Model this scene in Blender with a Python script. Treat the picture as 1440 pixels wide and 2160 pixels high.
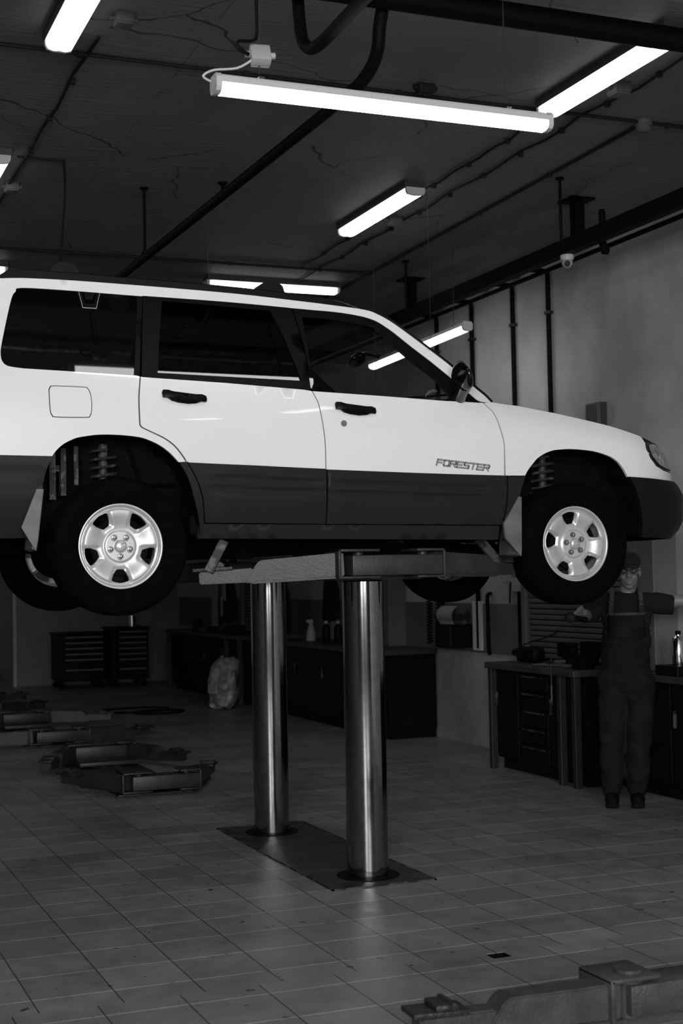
import bpy, bmesh, math, random
from mathutils import Vector, Matrix, noise
from mathutils.geometry import delaunay_2d_cdt
PI = math.pi
random.seed(7)
for o in list(bpy.data.objects): bpy.data.objects.remove(o)
SC = bpy.context.scene
COL = SC.collection

# ---------------------------------------------------------------- camera, world, light, exposure
yaw, pitch, roll = math.radians(22.1), math.radians(2.6), math.radians(1.1)
fwd = Vector((math.sin(yaw)*math.cos(pitch), math.cos(yaw)*math.cos(pitch), math.sin(pitch)))
rt = Vector((math.cos(yaw), -math.sin(yaw), 0)); up = rt.cross(fwd)
R_ = rt*math.cos(roll)-up*math.sin(roll); U_ = up*math.cos(roll)+rt*math.sin(roll)
cam = bpy.data.cameras.new('camera'); cam.lens = 50; cam.sensor_width = 36; cam.sensor_height = 36
cam.sensor_fit = 'AUTO'; cam.clip_end = 200
co = bpy.data.objects.new('camera', cam); COL.objects.link(co)
co.matrix_world = Matrix(((R_.x, U_.x, -fwd.x, 0), (R_.y, U_.y, -fwd.y, 0), (R_.z, U_.z, -fwd.z, 1.58), (0, 0, 0, 1)))
SC.camera = co
cam.dof.use_dof = True; cam.dof.focus_distance = 7.4; cam.dof.aperture_fstop = 3.5
w = bpy.data.worlds.new('world'); SC.world = w; w.use_nodes = True
w.node_tree.nodes['Background'].inputs[0].default_value = (1, 1, 1, 1)
w.node_tree.nodes['Background'].inputs[1].default_value = WORLD = 0.006
def area_light(name, loc, aim, sx, sy, power, spread=PI):
    l = bpy.data.lights.new(name, 'AREA'); l.shape = 'RECTANGLE'; l.size = sx; l.size_y = sy; l.energy = power; l.spread = spread
    o = bpy.data.objects.new(name, l); COL.objects.link(o); o.location = loc
    o.rotation_euler = (Vector(aim)-Vector(loc)).to_track_quat('-Z', 'Y').to_euler(); return o
# daylight falling in through the open garage door behind the photographer
area_light('garage_door_daylight', (-2.3, -3.4, 2.9), (2.9, 7.5, 2.0), 1.9, 2.5, 450)
area_light('second_bay_daylight', (0.9, -4.4, 2.9), (3.6, 7.5, 2.1), 2.8, 2.5, 400)
SC.view_settings.view_transform = 'Standard'; SC.view_settings.look = 'None'
SC.view_settings.gamma = 1; SC.view_settings.use_curve_mapping = False
SC.view_settings.exposure = 0.0
TUBE = 11.0

# ---------------------------------------------------------------- materials
def nodes(name):
    m = bpy.data.materials.new(name); m.use_nodes = True
    nt = m.node_tree; return m, nt, nt.nodes['Principled BSDF']
def N(nt, t, **k):
    n = nt.nodes.new(t)
    for a, b in k.items(): setattr(n, a, b)
    return n
def mth(nt, op, a, b=None, c=None):
    n = N(nt, 'ShaderNodeMath', operation=op)
    for i, v in enumerate((a, b, c)):
        if v is None: continue
        if isinstance(v, (int, float)): n.inputs[i].default_value = v
        else: nt.links.new(v, n.inputs[i])
    return n.outputs[0]
def mat(name, col, rough=.5, metal=0., var=0., scale=8., bump=0., bscale=60., coat=0., spec=.5, worn=None):
    m, nt, b = nodes(name)
    b.inputs['Roughness'].default_value = rough; b.inputs['Metallic'].default_value = metal
    b.inputs['Coat Weight'].default_value = coat; b.inputs['Coat Roughness'].default_value = .04
    b.inputs['Specular IOR Level'].default_value = spec
    b.inputs['Base Color'].default_value = (col, col, col, 1)
    tc = N(nt, 'ShaderNodeTexCoord')
    if var or worn:
        n = N(nt, 'ShaderNodeTexNoise'); n.inputs['Scale'].default_value = scale; n.inputs['Detail'].default_value = 6
        nt.links.new(tc.outputs['Object'], n.inputs['Vector'])
        r = N(nt, 'ShaderNodeValToRGB')
        if worn:
            r.color_ramp.elements[0].position = worn[1]-.03; r.color_ramp.elements[0].color = (col, col, col, 1)
            r.color_ramp.elements[1].position = worn[1]+.03; r.color_ramp.elements[1].color = (worn[0],)*3+(1,)
        else:
            r.color_ramp.elements[0].position = .3; r.color_ramp.elements[0].color = (col*(1-var),)*3+(1,)
            r.color_ramp.elements[1].position = .7; r.color_ramp.elements[1].color = (col*(1+var),)*3+(1,)
        nt.links.new(n.outputs['Fac'], r.inputs[0]); nt.links.new(r.outputs[0], b.inputs['Base Color'])
    if bump:
        n = N(nt, 'ShaderNodeTexNoise'); n.inputs['Scale'].default_value = bscale; n.inputs['Detail'].default_value = 4
        nt.links.new(tc.outputs['Object'], n.inputs['Vector'])
        bp = N(nt, 'ShaderNodeBump'); bp.inputs['Strength'].default_value = bump; bp.inputs['Distance'].default_value = .01
        nt.links.new(n.outputs['Fac'], bp.inputs['Height']); nt.links.new(bp.outputs[0], b.inputs['Normal'])
    return m
def emit(name, s, col=1.):
    m, nt, b = nodes(name)
    b.inputs['Base Color'].default_value = (.8, .8, .8, 1)
    b.inputs['Emission Color'].default_value = (col, col, col, 1); b.inputs['Emission Strength'].default_value = s
    return m
def glass(name, tint, rough=0.):
    m = bpy.data.materials.new(name); m.use_nodes = True; nt = m.node_tree; nt.nodes.clear()
    out = N(nt, 'ShaderNodeOutputMaterial'); mx = N(nt, 'ShaderNodeMixShader'); lw = N(nt, 'ShaderNodeLayerWeight'); lw.inputs[0].default_value = .5
    fr = mth(nt, 'MULTIPLY_ADD', mth(nt, 'POWER', lw.outputs['Facing'], 5.), .9, .045)
    t = N(nt, 'ShaderNodeBsdfTransparent'); t.inputs[0].default_value = (tint, tint, tint, 1)
    g = N(nt, 'ShaderNodeBsdfGlossy'); g.inputs['Roughness'].default_value = rough; g.inputs[0].default_value = (1, 1, 1, 1)
    nt.links.new(fr, mx.inputs[0]); nt.links.new(t.outputs[0], mx.inputs[1]); nt.links.new(g.outputs[0], mx.inputs[2])
    nt.links.new(mx.outputs[0], out.inputs[0]); return m

PAINT = mat('white_car_paint', .76, .32, coat=1.)
CLAD = mat('grey_cladding', .015, .42, spec=.13)
BLACKTRIM = mat('black_trim', .002, .4, spec=.12)
BLACKGLOSS = mat('black_gloss', .003, .08)
RUBBER = mat('tyre_rubber', .0022, .9, spec=.03, var=.3, scale=20)
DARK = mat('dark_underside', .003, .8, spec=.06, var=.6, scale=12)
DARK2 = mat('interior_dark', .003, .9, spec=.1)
GRIME = mat('grimy_steel', .07, .55, .3, spec=.4, worn=(.012, .5), scale=9)
ALLOY = mat('silver_alloy', .58, .34, .45, var=.06, scale=14)
CHROME = mat('brushed_chrome', .28, .12, 1., var=.12, scale=30)
NUT = mat('lug_steel', .35, .25, 1.)
FLAP = mat('mud_flap_rubber', .11, .55, var=.35, scale=10)
GLS_F = glass('window_glass_clear', .62); GLS_R = glass('window_glass_tinted', .16)
GLS_Q = mat('privacy_glass', .002, .03, spec=.5)
LENS = glass('headlight_lens', .75)
LIFT = mat('lift_paint', .024, .42, spec=.35, bump=.18, bscale=90, var=.35, scale=10)
LIFTD = mat('lift_paint_dirty', .012, .5, bump=.6, bscale=60, var=.5, scale=10)
PIPEB = mat('black_pipe', .002, .6, spec=.07)
FIXT = mat('fixture_plastic', .45, .45)
FIXD = mat('fixture_housing', .03, .5)
TUBEM = emit('fluorescent_tube', TUBE)
DIFF = emit('lit_diffuser', 1.25)
BOXM = mat('junction_box_plastic', .33, .5, var=.1)
BOXG = mat('junction_box_grey', .09, .5, var=.2)
CABLE = mat('black_cable', .003, .6, spec=.1); CABLEW = mat('white_cable', .5, .5)
COND = mat('conduit_grey', .014, .6, spec=.15); WIRE = mat('suspension_wire', .04, .5, .5)
BENCH = mat('bench_paint', .003, .5, var=.4, spec=.12); BTOP = mat('bench_top', .03, .5, var=.5, scale=6)
PANEL = mat('metal_panel', .11, .5, var=.1, scale=3)
SHUT = mat('shutter_slats', .10, .5, var=.1)
WHITEP = mat('white_panel', .35, .6, var=.05)
STEEL = mat('polished_steel', .7, .15, 1.)
SKIN = mat('skin', .17, .5, var=.1, scale=20); HAIR = mat('hair', .01, .8)
SHIRT = mat('dark_shirt', .013, .9, spec=.1, var=.2, scale=15); OVER = mat('work_overalls', .011, .9, spec=.1, var=.4, scale=9, bump=.5, bscale=25)
OVERT = mat('overalls_trim', .045, .8); CAPM = mat('cap_cloth', .008, .85); SHOE = mat('work_shoe', .004, .7, spec=.1)
PLATE = mat('pit_cover_steel', .03, .5, .4, var=.7, scale=7, bump=.4, bscale=30)
BAG = mat('plastic_bag', .30, .35, var=.5, scale=14); CARD = mat('carton', .4, .7)

BLEG = mat('bench_leg_paint', .012, .5, var=.3); LIFT2 = mat('lift_paint_lit', .048, .38, spec=.4, bump=.3, bscale=90, var=.3, scale=10)  # lift paint copied lighter for the front lift; light put into the colour

# ---------------------------------------------------------------- mesh helpers
def link(name, me, parent=None, m=None):
    o = bpy.data.objects.new(name, me); COL.objects.link(o)
    if m is not None:
        for x in (m if isinstance(m, (list, tuple)) else [m]): me.materials.append(x)
    if parent is not None: o.parent = parent; o.matrix_parent_inverse = Matrix.Translation(-parent.location) if parent.type == 'EMPTY' and parent.parent is None and parent.rotation_euler.z == 0 else Matrix()
    return o
class MB:
    def __init__(s): s.b = bmesh.new()
    def box(s, c, d, rz=0, bev=0, ry=0, rx=0):
        g = bmesh.ops.create_cube(s.b, size=1)['verts']
        for v in g: v.co = Vector((v.co.x*d[0], v.co.y*d[1], v.co.z*d[2]))
        if bev:
            es = list({e for v in g for e in v.link_edges})
            g = list({v for f in bmesh.ops.bevel(s.b, geom=es, offset=bev, segments=2, affect='EDGES', profile=.5)['faces'] for v in f.verts} | {v for v in g if v.is_valid})
        m = Matrix.Translation(c) @ Matrix.Rotation(rz, 4, 'Z') @ Matrix.Rotation(ry, 4, 'Y') @ Matrix.Rotation(rx, 4, 'X')
        bmesh.ops.transform(s.b, matrix=m, verts=g); return s
    def bx(s, x0, x1, y0, y1, z0, z1, bev=0):
        return s.box(((x0+x1)/2, (y0+y1)/2, (z0+z1)/2), (abs(x1-x0), abs(y1-y0), abs(z1-z0)), bev=bev)
    def cyl(s, a, b, r, r2=None, seg=24, cap=True):
        a, b = Vector(a), Vector(b); r2 = r if r2 is None else r2
        q = (b-a).to_track_quat('Z', 'Y'); A = []; B = []
        for i in range(seg):
            t = 2*PI*i/seg; d = q @ Vector((math.cos(t), math.sin(t), 0))
            A.append(s.b.verts.new(a+d*r)); B.append(s.b.verts.new(b+d*r2))
        for i in range(seg):
            j = (i+1) % seg; s.b.faces.new((A[i], A[j], B[j], B[i]))
        if cap:
            s.b.faces.new(A[::-1]); s.b.faces.new(B)
        return s
    def tube(s, pts, r, seg=10, smooth=0, cap=True):
        pts = [Vector(p) for p in pts]
        if smooth: pts = catm(pts, smooth)
        n = len(pts); ref = None; rings = []
        for i, p in enumerate(pts):
            t = ((pts[min(i+1, n-1)]-p).normalized()+(p-pts[max(i-1, 0)]).normalized()).normalized()
            if ref is None:
                ref = Vector((0, 0, 1)) if abs(t.z) < .9 else Vector((1, 0, 0))
            u = (ref-t*ref.dot(t)).normalized(); ref = u; v = t.cross(u)
            rr = r[i] if isinstance(r, list) else r
            rings.append([s.b.verts.new(p+(u*math.cos(2*PI*k/seg)+v*math.sin(2*PI*k/seg))*rr) for k in range(seg)])
        for i in range(n-1):
            for k in range(seg):
                j = (k+1) % seg; s.b.faces.new((rings[i][k], rings[i][j], rings[i+1][j], rings[i+1][k]))
        if cap:
            s.b.faces.new(rings[0][::-1]); s.b.faces.new(rings[-1])
        return s
    def prism(s, poly, a, b, ax=1):
        """poly of 2D points extruded along axis ax from a to b"""
        def P(p, t):
            return {0: (t, p[0], p[1]), 1: (p[0], t, p[1]), 2: (p[0], p[1], t)}[ax]
        A = [s.b.verts.new(P(p, a)) for p in poly]; B = [s.b.verts.new(P(p, b)) for p in poly]
        n = len(poly); s.b.faces.new(A); s.b.faces.new(B[::-1])
        for i in range(n): s.b.faces.new((A[(i+1) % n], A[i], B[i], B[(i+1) % n]))
        return s
    def lathe(s, prof, c=(0, 0, 0), ax='Z', seg=32, arc=None):
        """prof: (radius, height)"""
        rings = []
        for r, h in prof:
            ring = []
            for k in range(seg):
                t = 2*PI*k/seg
                p = {'Z': (r*math.cos(t), r*math.sin(t), h), 'Y': (r*math.cos(t), h, r*math.sin(t)), 'X': (h, r*math.cos(t), r*math.sin(t))}[ax]
                ring.append(s.b.verts.new(Vector(c)+Vector(p)))
            rings.append(ring)
        for i in range(len(rings)-1):
            for k in range(seg):
                j = (k+1) % seg; s.b.faces.new((rings[i][k], rings[i][j], rings[i+1][j], rings[i+1][k]))
        return s
    def ell(s, c, d, rz=0, seg=16, rings=10, rot=None):
        g = bmesh.ops.create_uvsphere(s.b, u_segments=seg, v_segments=rings, radius=1)['verts']
        m = Matrix.Translation(c) @ (rot.to_4x4() if rot else Matrix.Rotation(rz, 4, 'Z')) @ Matrix.Diagonal((*d, 1))
        bmesh.ops.transform(s.b, matrix=m, verts=g); return s
    def build(s, name, m, parent=None, smooth=None, loc=None):
        bmesh.ops.recalc_face_normals(s.b, faces=s.b.faces)
        if loc is not None: bmesh.ops.translate(s.b, verts=s.b.verts, vec=-Vector(loc))
        me = bpy.data.meshes.new(name)
        for f in s.b.faces: f.smooth = bool(smooth)
        if smooth:
            for e in s.b.edges:
                if len(e.link_faces) == 2 and e.calc_face_angle(0) > math.radians(smooth): e.smooth = False
        s.b.to_mesh(me); s.b.free()
        o = link(name, me, parent, m)
        if loc is not None: o.location = loc
        return o
def catm(pts, k):
    out = []; n = len(pts)
    for i in range(n-1):
        p0, p1, p2, p3 = pts[max(i-1, 0)], pts[i], pts[i+1], pts[min(i+2, n-1)]
        for j in range(k):
            t = j/k
            out.append(.5*((2*p1)+(p2-p0)*t+(2*p0-5*p1+4*p2-p3)*t*t+(3*p1-p0-3*p2+p3)*t**3))
    out.append(pts[-1]); return out
def cr(l, k=4): return [(p.x, p.y) for p in catm([Vector((a, b, 0)) for a, b in l], k)]
def tag(o, label=None, cat=None, group=None, kind=None):
    if label: o['label'] = label
    if cat: o['category'] = cat
    if group: o['group'] = group
    if kind: o['kind'] = kind
    return o
def empty(name, loc, label, cat, group=None):
    o = bpy.data.objects.new(name, None); COL.objects.link(o); o.location = loc; o.empty_display_size = .1
    return tag(o, label, cat, group)
def copy_tree(o, parent=None, loc=None, rz=None):
    c = o.copy(); COL.objects.link(c)
    if parent is not None: c.parent = parent
    if loc is not None: c.location = loc
    if rz is not None: c.rotation_euler.z = rz
    for ch in [x for x in bpy.data.objects if x.parent == o]: copy_tree(ch, c)
    return c
def structure(o): o['kind'] = 'structure'; return o

# ---------------------------------------------------------------- the room
def floor_material():
    m, nt, b = nodes('floor_tiles')
    tc = N(nt, 'ShaderNodeTexCoord'); sp = N(nt, 'ShaderNodeSeparateXYZ'); nt.links.new(tc.outputs['Object'], sp.inputs[0])
    X, Y = sp.outputs[0], sp.outputs[1]; P = .3155
    near = mth(nt, 'LESS_THAN', Y, 5.335)            # rows laid later, with their own joint phase
    offx = mth(nt, 'MULTIPLY_ADD', near, .10, 0.013)
    offy = mth(nt, 'MULTIPLY_ADD', near, -.012, -.145)
    u = mth(nt, 'DIVIDE', mth(nt, 'ADD', X, offx), P); v = mth(nt, 'DIVIDE', mth(nt, 'ADD', Y, offy), P)
    wob = N(nt, 'ShaderNodeTexNoise'); wob.inputs['Scale'].default_value = 2.2; nt.links.new(tc.outputs['Object'], wob.inputs['Vector'])
    wb = mth(nt, 'MULTIPLY_ADD', wob.outputs['Fac'], .012, -.006)
    u = mth(nt, 'ADD', u, wb)
    def line(t, wd):   # 1 on a joint
        f = mth(nt, 'FRACT', t); d = mth(nt, 'ABSOLUTE', mth(nt, 'SUBTRACT', f, .5))
        return mth(nt, 'GREATER_THAN', d, .5-wd)
    lx = line(u, .0075); ly = line(v, .008)
    cell = N(nt, 'ShaderNodeCombineXYZ'); nt.links.new(mth(nt, 'FLOOR', u), cell.inputs[0]); nt.links.new(mth(nt, 'FLOOR', v), cell.inputs[1])
    wn = N(nt, 'ShaderNodeTexWhiteNoise'); nt.links.new(cell.outputs[0], wn.inputs['Vector'])
    n1 = N(nt, 'ShaderNodeTexNoise'); n1.inputs['Scale'].default_value = 1.6; n1.inputs['Detail'].default_value = 7; nt.links.new(tc.outputs['Object'], n1.inputs['Vector'])
    n2 = N(nt, 'ShaderNodeTexNoise'); n2.inputs['Scale'].default_value = 9; n2.inputs['Detail'].default_value = 5; nt.links.new(tc.outputs['Object'], n2.inputs['Vector'])
    base = mth(nt, 'MULTIPLY_ADD', wn.outputs['Value'], .05, .155)
    base = mth(nt, 'MULTIPLY', base, mth(nt, 'MULTIPLY_ADD', n1.outputs['Fac'], 1.1, .45))
    base = mth(nt, 'MULTIPLY', base, mth(nt, 'MULTIPLY_ADD', n2.outputs['Fac'], .6, .7))
    # oil spots
    n3 = N(nt, 'ShaderNodeTexNoise'); n3.inputs['Scale'].default_value = 13; n3.inputs['Detail'].default_value = 3; nt.links.new(tc.outputs['Object'], n3.inputs['Vector'])
    spot = mth(nt, 'MULTIPLY', mth(nt, 'GREATER_THAN', n3.outputs['Fac'], .70), .8)
    base = mth(nt, 'MULTIPLY', base, mth(nt, 'SUBTRACT', 1., spot))
    # joints: grazing light painted in as pale lines one way, filled with dirt the other
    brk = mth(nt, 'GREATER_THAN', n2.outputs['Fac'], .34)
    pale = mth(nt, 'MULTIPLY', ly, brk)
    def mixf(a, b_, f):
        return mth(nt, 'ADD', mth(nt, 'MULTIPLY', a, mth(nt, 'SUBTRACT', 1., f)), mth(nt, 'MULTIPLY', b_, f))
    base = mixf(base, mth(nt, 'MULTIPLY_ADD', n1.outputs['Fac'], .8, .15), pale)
    base = mixf(base, .018, lx)
    cb = N(nt, 'ShaderNodeCombineXYZ')
    for i in range(3): nt.links.new(base, cb.inputs[i])
    nt.links.new(cb.outputs[0], b.inputs['Base Color'])
    nt.links.new(mth(nt, 'MULTIPLY_ADD', n2.outputs['Fac'], .3, .28), b.inputs['Roughness'])
    b.inputs['Specular IOR Level'].default_value = .4
    bp = N(nt, 'ShaderNodeBump'); bp.inputs['Strength'].default_value = .35; bp.inputs['Distance'].default_value = .003
    h = mth(nt, 'MULTIPLY_ADD', n2.outputs['Fac'], .6, mth(nt, 'MULTIPLY', mth(nt, 'MAXIMUM', lx, ly), -1.))
    nt.links.new(h, bp.inputs['Height']); nt.links.new(bp.outputs[0], b.inputs['Normal'])
    return m
def wall_material(name, lo, hi, sc):
    m, nt, b = nodes(name)
    tc = N(nt, 'ShaderNodeTexCoord')
    a = N(nt, 'ShaderNodeTexNoise'); a.inputs['Scale'].default_value = sc; a.inputs['Detail'].default_value = 8; a.inputs['Roughness'].default_value = .6
    nt.links.new(tc.outputs['Object'], a.inputs['Vector'])
    r = N(nt, 'ShaderNodeValToRGB'); r.color_ramp.elements[0].position = .32; r.color_ramp.elements[1].position = .68
    r.color_ramp.elements[0].color = (lo, lo, lo, 1); r.color_ramp.elements[1].color = (hi, hi, hi, 1)
    nt.links.new(a.outputs['Fac'], r.inputs[0]); nt.links.new(r.outputs[0], b.inputs['Base Color'])
    b.inputs['Roughness'].default_value = .7
    bp = N(nt, 'ShaderNodeBump'); bp.inputs['Strength'].default_value = .4; bp.inputs['Distance'].default_value = .02
    nt.links.new(a.outputs['Fac'], bp.inputs['Height']); nt.links.new(bp.outputs[0], b.inputs['Normal'])
    return m
def ceiling_material():
    m, nt, b = nodes('ceiling_concrete')
    tc = N(nt, 'ShaderNodeTexCoord'); sp = N(nt, 'ShaderNodeSeparateXYZ'); nt.links.new(tc.outputs['Object'], sp.inputs[0])
    a = N(nt, 'ShaderNodeTexNoise'); a.inputs['Scale'].default_value = 1.3; a.inputs['Detail'].default_value = 9; nt.links.new(tc.outputs['Object'], a.inputs['Vector'])
    mp = N(nt, 'ShaderNodeMapping'); mp.inputs['Scale'].default_value = (5, 40, 1); nt.links.new(tc.outputs['Object'], mp.inputs[0])
    s = N(nt, 'ShaderNodeTexNoise'); s.inputs['Scale'].default_value = 1.; s.inputs['Detail'].default_value = 3; nt.links.new(mp.outputs[0], s.inputs['Vector'])
    vo = N(nt, 'ShaderNodeTexVoronoi', feature='DISTANCE_TO_EDGE'); vo.inputs['Scale'].default_value = .75
    wn = N(nt, 'ShaderNodeTexNoise'); wn.inputs['Scale'].default_value = 3; nt.links.new(tc.outputs['Object'], wn.inputs['Vector'])
    ad = N(nt, 'ShaderNodeVectorMath', operation='MULTIPLY_ADD'); nt.links.new(wn.outputs['Color'], ad.inputs[0]); ad.inputs[1].default_value = (.25, .25, 0); nt.links.new(tc.outputs['Object'], ad.inputs[2])
    nt.links.new(ad.outputs[0], vo.inputs['Vector'])
    crack = mth(nt, 'MULTIPLY', mth(nt, 'LESS_THAN', vo.outputs['Distance'], .004), mth(nt, 'GREATER_THAN', a.outputs['Fac'], .52))
    def seam(c, p, o, wd):
        f = mth(nt, 'FRACT', mth(nt, 'DIVIDE', mth(nt, 'ADD', c, o), p)); return mth(nt, 'LESS_THAN', f, wd)
    sm = mth(nt, 'MAXIMUM', seam(sp.outputs[0], 1.2, .35, .004), seam(sp.outputs[1], 1.5, .2, .003))
    sm = mth(nt, 'MULTIPLY', sm, mth(nt, 'GREATER_THAN', wn.outputs['Fac'], .47))
    fleck = mth(nt, 'GREATER_THAN', s.outputs['Fac'], .74)
    v = mth(nt, 'MULTIPLY_ADD', a.outputs['Fac'], .11, .10)
    v = mth(nt, 'ADD', v, mth(nt, 'MULTIPLY', fleck, .05))
    v = mth(nt, 'MULTIPLY', v, mth(nt, 'SUBTRACT', 1., mth(nt, 'MULTIPLY', mth(nt, 'MAXIMUM', crack, sm), .7)))
    cb = N(nt, 'ShaderNodeCombineXYZ')
    for i in range(3): nt.links.new(v, cb.inputs[i])
    nt.links.new(cb.outputs[0], b.inputs['Base Color']); b.inputs['Roughness'].default_value = .6
    bp = N(nt, 'ShaderNodeBump'); bp.inputs['Strength'].default_value = .5; bp.inputs['Distance'].default_value = .01
    nt.links.new(s.outputs['Fac'], bp.inputs['Height']); nt.links.new(bp.outputs[0], b.inputs['Normal'])
    return m
CZ = 4.30; WX = 6.10
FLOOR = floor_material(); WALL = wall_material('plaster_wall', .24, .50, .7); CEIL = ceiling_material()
WALLD = wall_material('back_wall_plaster', .12, .17, 1.2)
def plane_hole(name, m, z, x0, x1, y0, y1, th):
    return structure(MB().bx(x0, x1, y0, y1, z, z+th).build(name, m))
# the floor slab, with the small square drain opening left in it
f = MB(); dx0, dx1, dy0, dy1 = 2.775, 2.865, 5.265, 5.345
for a in ((-7, dx0, -5, 24.2), (dx1, 6.3, -5, 24.2), (dx0, dx1, -5, dy0), (dx0, dx1, dy1, 24.2)): f.bx(a[0], a[1], a[2], a[3], -.2, 0)
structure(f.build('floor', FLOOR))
f = MB()
for a in ((dx0, dx0+.004, dy0, dy1), (dx1-.004, dx1, dy0, dy1), (dx0, dx1, dy0, dy0+.004), (dx0, dx1, dy1-.004, dy1)): f.bx(*a, -.2, -.004)
f.bx(dx0, dx1, dy0, dy1, -.21, -.2); structure(f.build('trim_5', DARK))
plane_hole('ceiling', CEIL, CZ, -7, 6.3, -5, 24.2, .2)
structure(MB().bx(WX, WX+.2, -5, 24.2, 0, CZ).build('wall_right', WALL))
structure(MB().bx(-7.2, -7, -5, 24.2, 0, CZ).build('wall_left', WALLD))
structure(MB().bx(3.55, WX, 22.0, 22.2, 0, CZ).bx(3.55, 3.75, 22.2, 23.8, 0, CZ).build('wall_back', WALLD))
structure(MB().bx(-7, 3.55, 23.8, 24.0, 0, CZ).build('wall_back_recess', wall_material('pale_wall', .5, .62, .8)))
structure(MB().bx(-7, 3.55, 23.76, 23.8, 0, .12).build('baseboard_back', BENCH))
structure(MB().bx(WX-.04, WX, 11.60, 11.76, .88, 1.33).build('trim_1', mat('white_post', .6, .5)))
structure(MB().bx(WX-.015, WX, 10.6, 21.9, .86, 1.31).build('trim_2', PANEL))
structure(MB().bx(WX-.03, WX, 15.2, 15.35, .86, 1.31).build('trim_3', WHITEP))
structure(MB().bx(3.50, 3.55, 21.96, 22.0, 0, 1.5).build('trim_4', WHITEP))

# ---------------------------------------------------------------- car body surface: (s, z) runs along the side and round the corners
YC=7.567; W0=.867
def zb(x): return 2.566-.041*(x-1.687)
def ss(a,b,t):
    t=min(1,max(0,(t-a)/(b-a))); return t*t*(3-2*t)
def zhood(x): return 2.512-.10*(x-3.65)-.07*max(0,x-3.65)**2
def inset(x,z):
    h=z-zb(x)
    if h>0: v=.035+.270*h
    else: v=.035*(1-min(1,-h/.25))**2 + .075*max(0,(-h-.42)/.36)**2
    if x>3.4:
        zh=zhood(x); v+= .055*ss(3.4,3.8,x)*max(0,min(1.3,(z-zh+.16)/.16))**2
    return v
def table(n,a,N=400):
    pts=[]
    for i in range(N+1):
        t=math.pi/2*i/N
        pts.append((math.sin(t)**(2/n),math.cos(t)**(2/n) if i<N else 0.))
    S=[0]
    for i in range(N):
        S.append(S[-1]+math.hypot((pts[i+1][0]-pts[i][0])*a,(pts[i+1][1]-pts[i][1])*W0))
    return pts,S
XF,AF,NF=4.38,.70,2.6
TF=table(NF,AF)
XR,AR,NR=1.0,.48,3.5
TR=table(NR,AR)
def look(T,s):
    pts,S=T
    if s>=S[-1]: return pts[-1]
    lo=0;hi=len(S)-1
    while hi-lo>1:
        m=(lo+hi)//2
        if S[m]<=s: lo=m
        else: hi=m
    t=(s-S[lo])/(S[hi]-S[lo]+1e-12)
    return tuple(pts[lo][k]*(1-t)+pts[hi][k]*t for k in (0,1))
def sbf(z):
    return .10*max(0,(1.86-z)/.10)**1.5 + .06*ss(2.02,2.10,z) + .05*ss(2.15,2.30,z)+.10*ss(2.28,2.42,z)
def sbr(z): return .05*max(0,min(1,(z-2.1)/.5))+max(0,z-2.6)*.85
def M(s,z,out=0.):
    if s>XF:
        gx,gy=look(TF,s-XF)
        x=XF+(AF-sbf(z))*gx
        hw=(W0-inset(x,z)+out)*gy; x+=out*gx**3
        return x,YC-hw,z
    if s<XR:
        gx,gy=look(TR,XR-s)
        x=XR+sbr(z)*.0-(AR-sbr(z))*gx
        return x-out*gx**3,YC-(W0-inset(x,z)+out)*gy,z
    return s,YC-(W0-inset(s,z)+out),z

def zroof(x):
    L=[(-9,3.035)]+roof_top
    for i in range(len(L)-1):
        if L[i][0]<=x<=L[i+1][0]: return L[i][1]+(L[i+1][1]-L[i][1])*(x-L[i][0])/(L[i+1][0]-L[i][0]+1e-9)
    return L[-1][1]

roof_top = [(1.054, 3.037), (1.18, 3.046), (1.504, 3.048), (2.186, 3.034), (2.598, 3.012), (2.724, 3.004), (2.939, 2.987), (3.023, 2.961), (3.105, 2.915), (3.226, 2.828), (3.386, 2.708), (3.478, 2.628), (3.59, 2.55), (3.632, 2.5)] 
roof_low = [(3.554, 2.498), (3.459, 2.576), (3.384, 2.636), (3.296, 2.708), (3.176, 2.8), (3.065, 2.887), (2.966, 2.938), (2.805, 2.962), (2.593, 2.97), (2.181, 2.985), (1.742, 2.991)] 
belt = [(1.696, 2.571), (2.137, 2.553), (2.54, 2.533), (2.583, 2.528), (2.96, 2.514), (3.343, 2.498), (3.544, 2.496)] 
quarter = [(1.738, 2.991), (1.407, 2.995), (1.148, 2.995), (1.115, 2.973), (1.096, 2.943), (1.069, 2.846), (1.035, 2.702), (1.029, 2.655), (1.035, 2.62), (1.061, 2.598), (1.133, 2.589), (1.65, 2.574), (1.671, 2.575)] 
fuel = [(1.244, 2.489), (1.251, 2.503), (1.269, 2.51), (1.409, 2.509), (1.432, 2.502), (1.444, 2.477), (1.449, 2.431), (1.446, 2.385), (1.438, 2.367), (1.422, 2.359), (1.276, 2.357), (1.256, 2.366), (1.247, 2.391)] 
gapC = [(1.694, 2.569), (1.68, 2.461), (1.68, 2.344), (1.684, 2.327), (1.698, 2.315), (1.768, 2.284), (1.808, 2.264), (1.848, 2.235), (1.881, 2.198), (1.909, 2.157)] 
gapClow = [(1.909, 2.157), (1.959, 2.067), (1.979, 2.014), (1.995, 1.956), (2.006, 1.857)] 
archR = [(1.256, 2.173), (1.276, 2.201), (1.308, 2.23), (1.346, 2.251), (1.385, 2.265), (1.476, 2.279), (1.568, 2.28), (1.644, 2.275), (1.702, 2.265), (1.768, 2.238), (1.824, 2.2), (1.871, 2.152)] 
archRlow = [(1.871, 2.152), (1.918, 2.071), (1.954, 1.959), (1.979, 1.869), (1.989, 1.804)] 
archRback = [(1.256, 2.173), (1.229, 2.115), (1.212, 2.044), (1.204, 1.977)] 
cladR = [(1.014, 2.175), (1.256, 2.173)] 
cladF = [(1.909, 2.152), (2.267, 2.14), (2.637, 2.125)] 
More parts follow.
